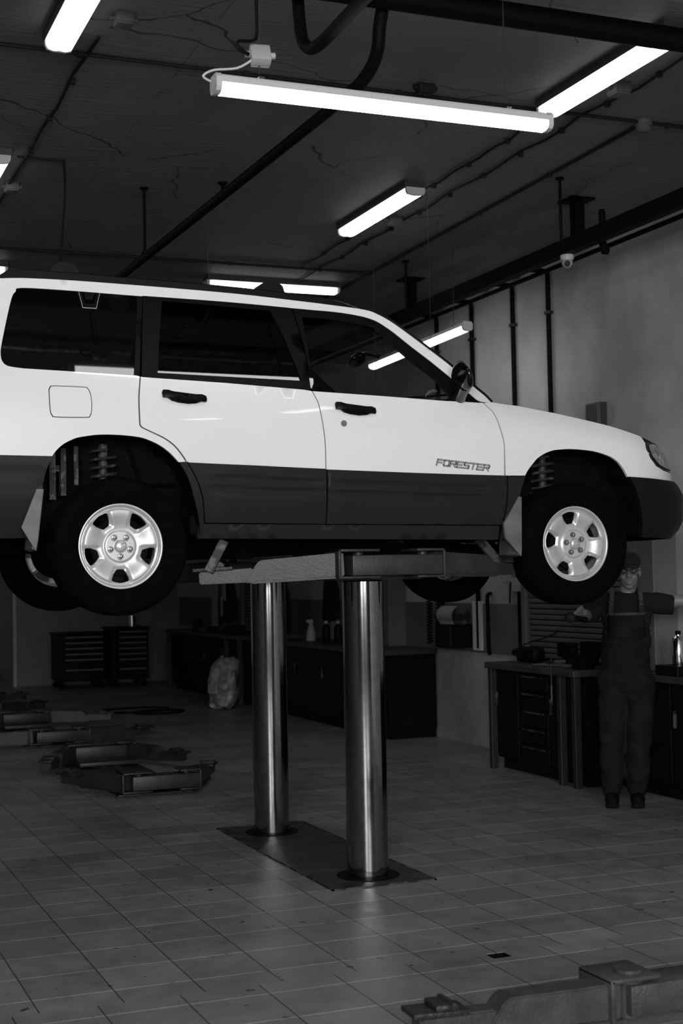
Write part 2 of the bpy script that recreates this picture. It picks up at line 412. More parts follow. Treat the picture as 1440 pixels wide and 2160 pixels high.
cladF2 = [(2.642, 2.125), (3.151, 2.111), (3.665, 2.101)] 
cladB = [(1.975, 1.857), (2.682, 1.847), (3.654, 1.838)] 
sillB = [(1.989, 1.783), (2.691, 1.773), (3.659, 1.763)] 
gapB = [(2.585, 2.53), (2.6, 2.495), (2.614, 2.458), (2.63, 2.348), (2.639, 2.249), (2.64, 2.128), (2.644, 1.957), (2.651, 1.847)] 
gapA = [(3.574, 2.494), (3.603, 2.465), (3.628, 2.43), (3.65, 2.346), (3.663, 2.289), (3.666, 2.24), (3.665, 2.103), (3.677, 2.09), (3.674, 1.959), (3.662, 1.841)] 
hood = [(3.64, 2.503), (3.807, 2.491), (4.035, 2.455), (4.249, 2.416), (4.451, 2.375), (4.638, 2.337), (4.726, 2.313), (4.776, 2.302)] 
fbump = [(4.445, 2.102), (4.781, 2.089)] 
headl = [(4.633, 2.3), (4.679, 2.305), (4.776, 2.302), (4.794, 2.264), (4.794, 2.2), (4.783, 2.154), (4.763, 2.145), (4.682, 2.168), (4.637, 2.209), (4.619, 2.266)] 
archF = [(3.79, 2.104), (3.808, 2.133), (3.835, 2.164), (3.865, 2.195), (3.9, 2.218), (3.937, 2.234), (3.981, 2.245), (4.053, 2.251), (4.11, 2.251), (4.188, 2.246), (4.248, 2.237), (4.32, 2.217), (4.357, 2.199), (4.386, 2.178), (4.42, 2.141), (4.445, 2.102)] 
archFlow = [(4.445, 2.102), (4.474, 2.055), (4.494, 2.002), (4.511, 1.944), (4.525, 1.881), (4.54, 1.816), (4.558, 1.769)] 
frontclad = [(3.677, 2.098), (3.79, 2.104), (3.762, 2.035), (3.75, 1.984), (3.715, 1.767), (3.661, 1.768), (3.662, 1.841)] 
mudF = [(3.745, 1.992), (3.762, 1.987), (3.756, 1.706), (3.751, 1.671), (3.658, 1.768), (3.652, 1.845)] 
mudR = [(1.181, 2.017), (1.211, 2.017), (1.183, 1.777), (1.174, 1.728), (1.109, 1.837)] 
glassR = [(1.838, 2.972), (2.413, 2.952), (2.47, 2.814), (2.538, 2.581), (1.784, 2.594), (1.805, 2.756)] 
glassF = [(2.582, 2.928), (2.746, 2.922), (2.841, 2.909), (2.969, 2.892), (3.039, 2.834), (3.116, 2.764), (3.215, 2.682), (3.3, 2.617), (3.328, 2.578), (3.35, 2.508), (2.96, 2.517), (2.604, 2.527), (2.595, 2.667)] 
frB = [(2.527, 2.972), (2.556, 2.844), (2.575, 2.717), (2.584, 2.535)] 
handR = [(1.792, 2.496), (2.02, 2.453)] 
handF = [(2.703, 2.461), (2.924, 2.417)] 
lock = [(2.745, 2.362)] 
badge = [(3.256, 2.172), (3.572, 2.14)] 
creases = [(3.678, 2.385), (3.816, 2.378), (4.084, 2.364), (4.36, 2.336), (4.503, 2.306), (4.532, 2.225)] 
rail = [(1.072, 3.043), (1.115, 3.09), (1.297, 3.091), (1.728, 3.08), (2.19, 3.073), (2.753, 3.038), (2.92, 2.995)] 

def MM(s, z, out=0., side=1):
    x, y, z = M(s, z, out)
    return Vector((x, y if side > 0 else 2*YC-y, z))
def pip(p, poly):
    x, y = p; c = False; n = len(poly); j = n-1
    for i in range(n):
        xi, yi = poly[i]; xj, yj = poly[j]
        if (yi > y) != (yj > y) and x < (xj-xi)*(y-yi)/(yj-yi)+xi: c = not c
        j = i
    return c
def dens(poly, r):
    out = []; n = len(poly)
    for i in range(n):
        a, b = poly[i], poly[(i+1) % n]; L = math.hypot(b[0]-a[0], b[1]-a[1]); k = max(1, int(math.ceil(L/r)))
        if L < 1e-6: continue
        for j in range(k): out.append((a[0]+(b[0]-a[0])*j/k, a[1]+(b[1]-a[1])*j/k))
    return out
def tri2d(outline, holes, res):
    loops = [dens(outline, res)]+[dens(h, res) for h in holes]
    V = []; E = []
    for l in loops:
        b = len(V); V += l; E += [(b+i, b+(i+1) % len(l)) for i in range(len(l))]
    xs = [p[0] for p in loops[0]]; ys = [p[1] for p in loops[0]]
    ok = []
    nx = int((max(xs)-min(xs))/res)+1; ny = int((max(ys)-min(ys))/res)+1
    seg = [p for l in loops for p in l]
    for i in range(1, nx+1):
        for j in range(1, ny+1):
            p = (min(xs)+i*res, min(ys)+j*res)
            if pip(p, loops[0]) and not any(pip(p, h) for h in loops[1:]):
                if min((p[0]-q[0])**2+(p[1]-q[1])**2 for q in seg) > (res*.45)**2: ok.append(p)
    V += ok
    r = delaunay_2d_cdt([Vector(v) for v in V], E, [], 0, 1e-6)
    pts = [(v.x, v.y) for v in r[0]]; F = []
    for t in r[2]:
        c = (sum(pts[i][0] for i in t)/3, sum(pts[i][1] for i in t)/3)
        if pip(c, loops[0]) and not any(pip(c, h) for h in loops[1:]): F.append(t)
    return pts, F
def panel(name, outline, m, parent, out=0., holes=(), th=.018, res=.05, side=1, relief=None, inner=None, fn=None, shell=True):
    pts, F = tri2d(outline, list(holes), res)
    fn = fn or (lambda s, z, o: MM(s, z, o, side))
    bm = bmesh.new()
    A = [bm.verts.new(fn(s, z, out+(relief(s, z) if relief else 0))) for s, z in pts]
    B = [bm.verts.new(fn(s, z, out-th)) for s, z in pts]
    fr = []
    for t in F:
        t = t if side > 0 else t[::-1]
        try: fr.append(bm.faces.new([A[i] for i in t]))
        except ValueError: continue
        if shell: q = bm.faces.new([B[i] for i in t[::-1]]); q.material_index = 1; q.smooth = True
    for f_ in fr: f_.smooth = shell
    bd = [e for e in bm.edges if len(e.link_faces) == 1 and e.link_faces[0] in set(fr)]
    idx = {v: i for i, v in enumerate(A)}
    for e in (bd if shell else []):
        a, b = idx[e.verts[0]], idx[e.verts[1]]; l = e.link_loops[0]
        if l.vert is not A[a]: a, b = b, a
        bm.faces.new((A[b], A[a], B[a], B[b])); e.smooth = False
    for e in bm.edges:
        if len(e.link_faces) == 2 and e.calc_face_angle(0) > .9: e.smooth = False
    for v in list(bm.verts):
        if not v.link_faces: bm.verts.remove(v)
    me = bpy.data.meshes.new(name); bm.to_mesh(me); bm.free()
    return link(name, me, parent, [m, inner or DARK2])

car = empty('car', (2.85, YC, 1.40), 'white estate car with grey lower cladding, raised on the lift posts', 'car')
rv = lambda l: list(reversed(l))
o_gapC = cr(gapC); o_archR = cr(archR); o_gapB = cr(gapB); o_gapA = cr(gapA[:7])+gapA[7:]; o_roof = cr(roof_top)
o_low = cr(roof_low); o_archF = cr(archF); o_archFlow = cr(archFlow); o_gapClow = cr(gapClow); o_archRlow = cr(archRlow); o_q = cr(quarter[1:-2])
sh = lambda l, dx=0, dz=0: [(a+dx, b+dz) for a, b in l]
SREAR = XR-TR[1][-1]; SFRONT = XF+TF[1][-1]
def ridges(s, z):
    # moulded grooves running along the cladding
    t = z-(2.152-.0285*(s-1.909)); v = 0
    for c in (-.075, -.125): v -= .020*math.exp(-((t-c)/.010)**2)
    v += .006*ss(-.02, -.06, t)
    k = ss(2.0, 2.12, s)*(1 if s < 2.55 or s > 2.73 else min(1, abs(s-2.642)/.09))*ss(3.60, 3.5, s)
    return v*k+.0
doors = {}
for side in (1, -1):
    K = dict(side=side)
    # white body side with roof strip, windscreen pillar and rear quarter
    pb = [(SREAR, 3.035), (.95, 3.035)]+o_roof+[(3.565, 2.502)]+o_low[1:]+[(1.736, 2.988)]+rv(rv(quarter[1:-1]))[0:0]+o_q+[(1.671, 2.575), (1.691, 2.571)]+sh(o_gapC, -.004, -.002)+rv(o_archR)+[(1.0, 2.175), (SREAR, 2.178)]
    body = panel('body_side', pb, PAINT, car, **K)
    panel('quarter_window', [(1.737, 2.985)]+o_q+[(1.671, 2.577), (1.69, 2.575)], GLS_Q, car, out=-.006, res=.08, **K)
    panel('window_rubber', [(1.738, 2.986), (1.690, 2.576), (1.664, 2.577), (1.713, 2.987)], BLACKTRIM, car, out=-.001, th=.01, res=.06, **K)
    fe = [(3.588, 2.500), (3.66, 2.507)]+hood[1:]+[(4.786, 2.303)]
    hl = [(4.639, 2.3), (4.622, 2.266), (4.638, 2.21), (4.682, 2.168), (4.763, 2.145), (4.90, 2.135)]
    fe = [(3.588, 2.4985)]+hood[:6]+hl+[(SFRONT, 2.135), (SFRONT, 2.10), (4.781, 2.092)]+[(4.446, 2.104)]+rv(o_archF)+[(3.672, 2.103)]+rv(sh(cr(gapA[:6]), .006))
    panel('fender', fe, PAINT, car, **K)
    hp = [(4.642, 2.302), (4.686, 2.308), (4.786, 2.306), (4.95, 2.30), (5.10, 2.29), (5.18, 2.20), (5.10, 2.15), (4.90, 2.14), (4.765, 2.15), (4.686, 2.172), (4.642, 2.212), (4.627, 2.266)]
    h = panel('headlight', hp, BLACKGLOSS, car, out=-.004, **K)
    inner = [(a+(4.86-a)*.16, b+(2.228-b)*.16) for a, b in hp]
    panel('headlight_lens', inner, mat('lens_ribbed', .30, .15, .3, var=.6, scale=30, bump=.8, bscale=70) if side > 0 else bpy.data.materials['lens_ribbed'], h, out=.003, th=.006, **K)
    panel('grille', [(5.20, 2.29), (SFRONT, 2.29), (SFRONT, 2.14), (5.22, 2.14)], BLACKTRIM, car, out=-.02, **K)
    panel('front_bumper', [(4.45, 2.101)]+[(4.781, 2.088), (SFRONT, 2.095), (SFRONT, 1.765), (4.62, 1.765), (4.55, 1.770)]+rv(o_archFlow), CLAD if 0 else mat('bumper_grey', .007, .45, spec=.1) if side > 0 else bpy.data.materials['bumper_grey'], car, out=.016, th=.03,
          relief=lambda s, z: .012*ss(4.5, 4.6, s)*ss(2.1, 2.06, z), **K)
    # doors
    dr = panel('rear_door', [(1.700, 2.568)]+belt[1:3]+[(2.580, 2.5275)]+sh(o_gapB[1:-8], -.003)+[(2.6375, 2.128)]+rv(cladF[:-1])+[(1.909, 2.156)]+rv(sh(o_gapC[:-1], .003, .001)), PAINT, car, **K)
    df = panel('front_door', [(2.588, 2.5265)]+belt[4:]+[(3.578, 2.497)]+sh(cr(gapA[:6]), -.001)+[(3.662, 2.103)]+rv(cladF2)[1:]+[(2.6425, 2.128)]+rv(sh(o_gapB[1:-8], .003)), PAINT, car, **K)
    panel('door_cladding', [(1.913, 2.150)]+cladF[1:]+[(2.639, 2.0), (2.6405, 1.957), (2.643, 1.849)]+[(2.3, 1.854), (2.003, 1.858)]+rv(sh(o_gapClow, .003)), CLAD, dr, out=.010, relief=ridges, res=.016, **K)
    panel('door_cladding', [(2.646, 2.124)]+cladF2[1:]+[(3.673, 2.09), (3.669, 1.959), (3.654, 1.840), (2.65, 1.849)], CLAD, df, out=.010, relief=ridges, res=.016, **K)
    fr = panel('window_frame', [(1.742, 2.986)]+rv([p for p in o_low if p[0] < 2.525])+[(2.527, 2.968), (2.556, 2.842), (2.576, 2.716), (2.583, 2.536)]+rv(belt[1:3])+[(1.702, 2.573)], BLACKTRIM, dr, out=-.006, holes=[glassR], **K)
    ff = panel('window_frame', [(2.534, 2.968)]+rv([p for p in o_low if p[0] > 2.54])+[(3.545, 2.503), (3.343, 2.501), (2.96, 2.517), (2.59, 2.534), (2.582, 2.716), (2.562, 2.842)], BLACKTRIM, df, out=-.006, holes=[cr(glassF)], **K)
    panel('window_glass', glassR, GLS_R, dr, out=-.016, res=.1, shell=False, **K)
    panel('window_glass', cr(glassF), GLS_F, df, out=-.016, res=.1, shell=False, **K)
    # cladding of quarter, sill and the piece behind the front wheel
    panel('arch_cladding', [(1.873, 2.151)]+o_archRlow[1:]+[(1.995, 1.80)]+rv(sh(o_gapClow, -.003))+[(1.903, 2.154)], CLAD, car, out=.008, **K)
    panel('rear_bumper', [(SREAR, 2.174), (1.014, 2.172), (1.256, 2.169)]+cr(archRback)+[(1.19, 1.86), (1.16, 1.79), (SREAR, 1.79)], CLAD, car, out=.016, th=.03,
          relief=lambda s, z: -.010*math.exp(-((z-2.085)/.012)**2)-.010*math.exp(-((z-2.04)/.012)**2), res=.03, **K)
    panel('sill', [(1.984, 1.853), (3.652, 1.836), (3.650, 1.762), (1.984, 1.782)], mat('sill_grey', .018, .4, spec=.2) if side > 0 else bpy.data.materials['sill_grey'], car, out=-.012, th=.03, **K)
    panel('front_cladding', [(3.679, 2.098), (3.788, 2.100), (3.762, 2.035), (3.75, 1.984), (3.72, 1.85), (3.700, 1.767), (3.656, 1.767), (3.664, 1.85), (3.679, 1.96), (3.683, 2.088)], CLAD, car, out=.008, **K)
    # wheel-arch liners: strips running inwards from the arch edge, closed by an inner wall
    for arc in (rv(o_archRlow)+rv(o_archR)+cr(archRback)+[(1.19, 1.86)], rv(o_archFlow)+rv(o_archF)+[(3.762, 2.035), (3.75, 1.984), (3.71, 1.80)]):
        bm = bmesh.new(); rows = []
        for s, z in arc:
            rows.append([bm.verts.new(MM(s, z, -.004, side)+Vector((0, side*d*.30, 0))+Vector((0, 0, .03*d))) for d in (0, .12, .5, 1.)])
        for i in range(len(rows)-1):
            for k in range(3):
                bm.faces.new((rows[i][k], rows[i+1][k], rows[i+1][k+1], rows[i][k+1]))
        bm.faces.new([r[-1] for r in rows])
        bmesh.ops.recalc_face_normals(bm, faces=bm.faces)
        for f_ in bm.faces: f_.smooth = len(f_.verts) == 4
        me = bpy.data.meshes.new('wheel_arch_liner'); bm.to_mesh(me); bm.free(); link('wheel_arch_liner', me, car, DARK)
    # mud flaps
    for poly, y0 in ((mudF, .0), (mudR, .0)):
        a = MB(); ys = (6.72, 6.90)
        prof = [(p[0], p[1]) for p in poly]
        b = MB().prism(prof, 6.695, 6.712, 1); b.prism([(p[0]+.006, p[1]) for p in (prof[1], prof[2], prof[3])]+[(prof[3][0]-.015, prof[3][1]+.01), (prof[2][0]-.02, prof[2][1]+.02), (prof[1][0]-.015, prof[1][1]-.005)], 6.712, 6.91, 1)
        if side < 0:
            for v in b.b.verts: v.co.y = 2*YC-v.co.y
        b.build('mud_flap', FLAP, car)
    # handles
    for (hx0, hx1, hz0, hz1), dd in (((1.792, 2.020, 2.489, 2.455), dr), ((2.703, 2.924, 2.455, 2.420), df)):
        cx, cz, sl = (hx0+hx1)/2, (hz0+hz1)/2, math.atan2(hz1-hz0, hx1-hx0)*.55
        Lh = hx1-hx0
        def hpoly(l):
            return [(cx+a*math.cos(sl)-b_*math.sin(sl), cz+a*math.sin(sl)+b_*math.cos(sl)) for a, b_ in l]
        recess = [(-.075, .012), (-.055, .042), (-.02, .050), (.03, .048), (.06, .036), (.075, .012), (.075, -.022), (.05, -.040), (0, -.046), (-.05, -.040), (-.075, -.02)]
        q = panel('handle_recess', cr(hpoly(recess+recess[:1]))[:-1], PAINT, dd, out=.0015, th=.002, res=.05, relief=lambda s, z: -.0006, **K)
        grip = [(-.113, .014), (-.108, .026), (-.085, .028), (-.06, .022), (.055, .020), (.085, .024), (.108, .018), (.113, .002), (.109, -.012), (.08, -.013), (.06, -.024), (.02, -.031), (-.03, -.030), (-.065, -.024), (-.085, -.012), (-.108, -.012)]
        panel('door_handle', hpoly(grip), BLACKTRIM, dd, out=.012, th=.02, res=.012, relief=lambda s, z, cx=cx, cz=cz, sl=sl: .016*max(0, 1-((z-cz-(s-cx)*math.tan(sl)-.004)/.03)**2)*max(0, 1-abs((s-cx)/.115)**6), **K)
        panel('door_handle_grip', hpoly([(-.055, .012), (.055, .012), (.055, -.006), (-.055, -.006)]), BLACKTRIM, dd, out=.03, th=.006, res=.03, **K)
    lk = MM(2.745, 2.362, .001, side); MB().cyl(lk, lk+Vector((0, -side*.006, 0)), .017, .014, 24).cyl(lk+Vector((0, -side*.006, 0)), lk+Vector((0, -side*.009, 0)), .009, .008, 16).build('door_lock', NUT, df, smooth=40)
    # mirror
    mb = MB(); mb.ell((0, 0, 0), (.036, .10, .078), seg=20, rings=14)
    for v in mb.b.verts:
        if v.co.z < -.04: v.co.x *= 1+(-.04-v.co.z)*4
        v.co.x += .03*(-v.co.z/.08)
        if v.co.x < -.012-.0: v.co.x = -.012+.2*(v.co.x+.012)
    bmesh.ops.translate(mb.b, verts=mb.b.verts, vec=(3.375, 6.61, 2.615))
    mb.tube([(3.40, 6.62, 2.57), (3.415, 6.68, 2.545), (3.43, 6.75, 2.53)], [.038, .034, .045], 12)
    if side < 0:
        for v in mb.b.verts: v.co.y = 2*YC-v.co.y
    mb.build('side_mirror', BLACKGLOSS, df, smooth=60)
    sl_ = [MM(s, z, -.006, side)+Vector((.006, side*.004, .004)) for s, z in o_roof if s > 2.95]
    MB().tube(sl_, .011, 8).build('windshield_seal', BLACKTRIM, car, smooth=60)
    # roof rail
    rl = []
    rb = MB(); bm = rb.b
    top = cr([(1.02, 3.040), (1.07, 3.073), (1.114, 3.090), (1.298, 3.093), (1.722, 3.084), (2.188, 3.073), (2.58, 3.054), (2.78, 3.034), (2.91, 2.998), (2.94, 2.985)])
    rows = []
    for s, z in top:
        zl = zroof(s)-.006
        p = MM(min(s, 2.94), zl, 0, side); y = p.y
        rows.append([bm.verts.new(Vector((s, y+side*dy, zz))) for dy, zz in ((.008, zl), (.008, max(zl+.001, z-.006)), (.02, max(zl+.002, z)), (.045, max(zl+.002, z)), (.055, zl))])
    for i in range(len(rows)-1):
        for k in range(4): bm.faces.new((rows[i][k], rows[i][k+1], rows[i+1][k+1], rows[i+1][k]))
    rb.build('roof_rail', BLACKTRIM, car, smooth=30)
# crossbars with feet
for xb in (1.365, 2.435):
    zr = zroof(xb)+.045; b = MB()
    b.prism([(xb-.075, zr-.01), (xb-.06, zr+.03), (xb-.02, zr+.056), (xb+.03, zr+.05), (xb+.06, zr+.03), (xb+.075, zr-.01)], 6.90, 7.0, 1)
    b.prism([(xb-.075, zr-.01), (xb-.06, zr+.03), (xb-.02, zr+.056), (xb+.03, zr+.05), (xb+.06, zr+.03), (xb+.075, zr-.01)], 2*YC-7.0, 2*YC-6.90, 1)
    b.prism([(xb-.035, zr+.022), (xb-.028, zr+.042), (xb, zr+.052), (xb+.028, zr+.044), (xb+.04, zr+.03), (xb, zr+.018)], 6.92, 2*YC-6.92, 1)
    b.build('roof_crossbar', BLACKTRIM, car)
# roof, windscreen, hood, tailgate glass: ruled across between the two sides with a crown
def across(name, line, m, crown, parent, nv=14, dirx=0., th=.02, inner=None):
    bm = bmesh.new(); T = []; B = []
    n = len(line)
    for i, (s, z) in enumerate(line):
        a = MM(s, z, -.001, 1); b_ = MM(s, z, -.001, -1); t = []; u = []
        for k in range(nv+1):
            v = k/nv; c = 4*v*(1-v); c = c**.8; h = crown(i/(n-1), s)
            p = a.lerp(b_, v)+Vector((dirx*c, 0, h*c))
            t.append(bm.verts.new(p)); u.append(bm.verts.new(p+Vector((0, 0, -th))))
        T.append(t); B.append(u)
    for i in range(n-1):
        for k in range(nv):
            f_ = bm.faces.new((T[i][k], T[i+1][k], T[i+1][k+1], T[i][k+1])); f_.smooth = True
            if inner is None: g = bm.faces.new((B[i][k], B[i][k+1], B[i+1][k+1], B[i+1][k])); g.material_index = 1
    me = bpy.data.meshes.new(name); bm.to_mesh(me); bm.free()
    return link(name, me, parent, [m, inner or DARK2])
rooftop = [(.94, 3.035), (1.0, 3.035)]+[p for p in o_roof if p[0] < 2.94]
across('roof', rooftop, PAINT, lambda t, s: .045, car)
across('windshield', [p for p in o_roof if p[0] > 2.925], glass('windshield_glass', .6), lambda t, s: .045*(1-t)+.02, car, dirx=.05, th=.005, inner=bpy.data.materials['windshield_glass'])
hoodline = cr(hood)+[(4.9, 2.302), (5.1, 2.30), (5.3, 2.297), (5.5, 2.295), (5.6, 2.294), (SFRONT, 2.293)]
across('hood', [(3.60, 2.515)]+hoodline, PAINT, lambda t, s: .05*min(1, max(.02, (SFRONT-s)/1.2)), car)
rw = [(SREAR+.02, 2.94), (SREAR+.45, 2.94), (SREAR+.5, 2.60), (SREAR+.02, 2.60)]
for side in (1, -1): panel('tailgate_window', rw, GLS_Q, car, out=.006, side=side, res=.08)
# windscreen wiper
MB().tube([(3.585, 6.98, 2.565), (3.60, 7.2, 2.60), (3.57, 7.7, 2.64)], .008, 6).cyl((3.59, 6.97, 2.55), (3.585, 6.97, 2.585), .014, seg=10).build('windshield_wiper', BLACKTRIM, car)
# fuel flap: a thin proud lid with a dark seam round it
ff2 = cr(fuel+fuel[:1])[:-1]; c0 = (sum(p[0] for p in fuel)/len(fuel), sum(p[1] for p in fuel)/len(fuel))
sm = panel('fuel_door_seam', ff2, BLACKTRIM, car, out=.0012, th=.004)
panel('fuel_door', [(c0[0]+(a-c0[0])*.965, c0[1]+(b-c0[1])*.955) for a, b in ff2], PAINT, car, out=.002, th=.004)
# badge lettering on the front door: wide slanted outlined capitals
GL = {'F': [[(0, 0), (0, 1), (1, 1)], [(0, .5), (.85, .5)]], 'O': [[(.12, 0), (.88, 0), (1, .15), (1, .85), (.88, 1), (.12, 1), (0, .85), (0, .15), (.12, 0)]],
      'R': [[(0, 0), (0, 1), (.88, 1), (1, .88), (1, .6), (.88, .48), (0, .48)], [(.55, .48), (1, 0)]], 'E': [[(1, 0), (0, 0), (0, 1), (1, 1)], [(0, .5), (.9, .5)]],
      'S': [[(0, 0), (.88, 0), (1, .12), (1, .38), (.88, .5), (.12, .5), (0, .62), (0, .88), (.12, 1), (1, 1)]], 'T': [[(0, 1), (1, 1)], [(.5, 1), (.5, 0)]]}
def letters(name, txt, w_, h_, pitch, stroke, y_out, m, parent):
    b = MB()
    for k, ch in enumerate(txt):
        for pl in GL[ch]:
            for (x0, z0), (x1, z1) in zip(pl, pl[1:]):
                a = Vector((x0*w_+k*pitch+z0*h_*.35, z0*h_)); c = Vector((x1*w_+k*pitch+z1*h_*.35, z1*h_)); d = (c-a).normalized()*stroke*.5; n = Vector((-d.y, d.x))
                if d.length < 1e-9: continue
                vs = []
                for pt in (a-d-n, c+d-n, c+d+n, a-d+n):
                    s = 3.262+pt.x; z = 2.156-(pt.x)*.094+pt.y; vs.append(b.b.verts.new(MM(s, z, y_out, 1)))
                b.b.faces.new(vs)
    me = bpy.data.meshes.new(name); b.b.to_mesh(me); b.b.free(); return link(name, me, parent, m)
df0 = next(o for o in bpy.data.objects if o.name == 'front_door')
letters('badge_lettering', 'FORESTER', .029, .029, .0392, .0085, .003, mat('badge_dark', .03, .4), df0)
letters('badge_face', 'FORESTER', .029, .029, .0392, .0036, .0042, mat('badge_silver', .5, .3, .2), df0)
# underside, tank, exhaust and inner floor
u = MB(); u.bx(1.95, 3.72, 6.80, 2*YC-6.80, 1.80, 1.90, .02).bx(.75, 1.20, 6.85, 2*YC-6.85, 1.84, 1.98, .02)
u.bx(1.15, 1.98, 7.02, 2*YC-7.02, 1.84, 2.0, .02).bx(3.70, 4.55, 7.05, 2*YC-7.05, 1.78, 2.3, .03).bx(4.5, 4.85, 6.98, 2*YC-6.98, 1.80, 2.1, .02)
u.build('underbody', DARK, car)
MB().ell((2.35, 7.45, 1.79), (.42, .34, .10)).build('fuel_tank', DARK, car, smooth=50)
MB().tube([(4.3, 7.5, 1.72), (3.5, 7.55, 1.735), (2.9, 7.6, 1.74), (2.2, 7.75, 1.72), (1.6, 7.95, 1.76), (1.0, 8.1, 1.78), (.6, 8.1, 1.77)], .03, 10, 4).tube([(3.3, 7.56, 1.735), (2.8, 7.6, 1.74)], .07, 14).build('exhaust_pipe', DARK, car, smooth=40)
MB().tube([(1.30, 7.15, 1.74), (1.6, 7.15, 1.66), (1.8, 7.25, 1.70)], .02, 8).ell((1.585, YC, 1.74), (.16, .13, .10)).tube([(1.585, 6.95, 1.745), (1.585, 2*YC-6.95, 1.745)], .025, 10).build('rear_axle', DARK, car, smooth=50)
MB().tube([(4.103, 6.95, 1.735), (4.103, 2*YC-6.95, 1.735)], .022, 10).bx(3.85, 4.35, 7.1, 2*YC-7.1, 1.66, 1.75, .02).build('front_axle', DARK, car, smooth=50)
# tow hook under the bumper
MB().tube([(4.53+.03*math.cos(a), 7.0, 1.755+.022*math.sin(a)) for a in [i*PI/6-PI for i in range(0, 8)]], .008, 8).build('tow_hook', DARK, car)
for X0, Z1 in ((1.56, 2.27), (4.06, 2.25)):
    for side in (1, -1):
        y = 6.985 if side > 0 else 2*YC-6.985
        hx = [(X0+.065*math.cos(t*.5), y+.065*math.sin(t*.5), 2.03+.2*t/60) for t in range(0, 61)]
        MB().tube([(X0, y, 1.76), (X0, y, 2.26)], .024, 12).lathe([(.08, 0), (.085, .012), (.02, .015)], (X0, y, 2.02), 'Z', 20).tube(hx, .0075, 6).build('suspension_strut', mat('strut_grime', .02, .6, worn=(.08, .6), scale=14) if 'strut_grime' not in bpy.data.materials else bpy.data.materials['strut_grime'], car, smooth=40)
# brackets seen in the rear wheel arch
MB().bx(1.285, 1.315, 6.93, 6.95, 1.98, 2.21).bx(1.335, 1.36, 6.90, 6.95, 2.0, 2.23).bx(1.29, 1.37, 6.94, 6.955, 2.12, 2.15).bx(1.40, 1.42, 6.9, 6.93, 2.05, 2.24).build('arch_bracket', mat('arch_rust', .006, .7, worn=(.07, .55), scale=22), car)
# cabin: seats, dashboard, steering wheel, mirror
def seat(x, y, wd, parent):
    q = MB().box((x, y, 2.13), (.50, wd, .16), bev=.05).box((x-.27, y, 2.38), (.13, wd, .55), bev=.05, ry=math.radians(-14))
    q.box((x-.36, y, 2.72), (.09, .24, .16), bev=.04, ry=math.radians(-10)).cyl((x-.35, y, 2.6), (x-.355, y, 2.68), .012, seg=8)
    return q.build('seat', DARK2, parent, smooth=40)
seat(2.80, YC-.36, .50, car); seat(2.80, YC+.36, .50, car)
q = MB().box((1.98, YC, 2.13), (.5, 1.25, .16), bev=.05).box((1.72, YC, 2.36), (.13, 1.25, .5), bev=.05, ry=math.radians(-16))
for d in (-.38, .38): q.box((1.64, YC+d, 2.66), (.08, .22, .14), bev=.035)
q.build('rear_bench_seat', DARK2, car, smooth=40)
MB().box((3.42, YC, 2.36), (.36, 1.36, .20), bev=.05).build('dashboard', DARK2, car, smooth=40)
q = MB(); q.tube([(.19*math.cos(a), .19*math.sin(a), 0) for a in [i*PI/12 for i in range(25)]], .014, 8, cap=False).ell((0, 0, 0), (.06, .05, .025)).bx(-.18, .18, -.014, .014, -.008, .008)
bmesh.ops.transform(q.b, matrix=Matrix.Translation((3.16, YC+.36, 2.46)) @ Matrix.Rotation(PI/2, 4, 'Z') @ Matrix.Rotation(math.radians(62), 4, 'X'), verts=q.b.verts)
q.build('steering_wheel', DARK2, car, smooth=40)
MB().ell((3.19, YC, 2.835), (.022, .12, .042)).tube([(3.20, YC, 2.86), (3.26, YC, 2.875), (3.33, YC, 2.86)], .012, 8, 3).build('rear_view_mirror', BLACKGLOSS, car, smooth=50)

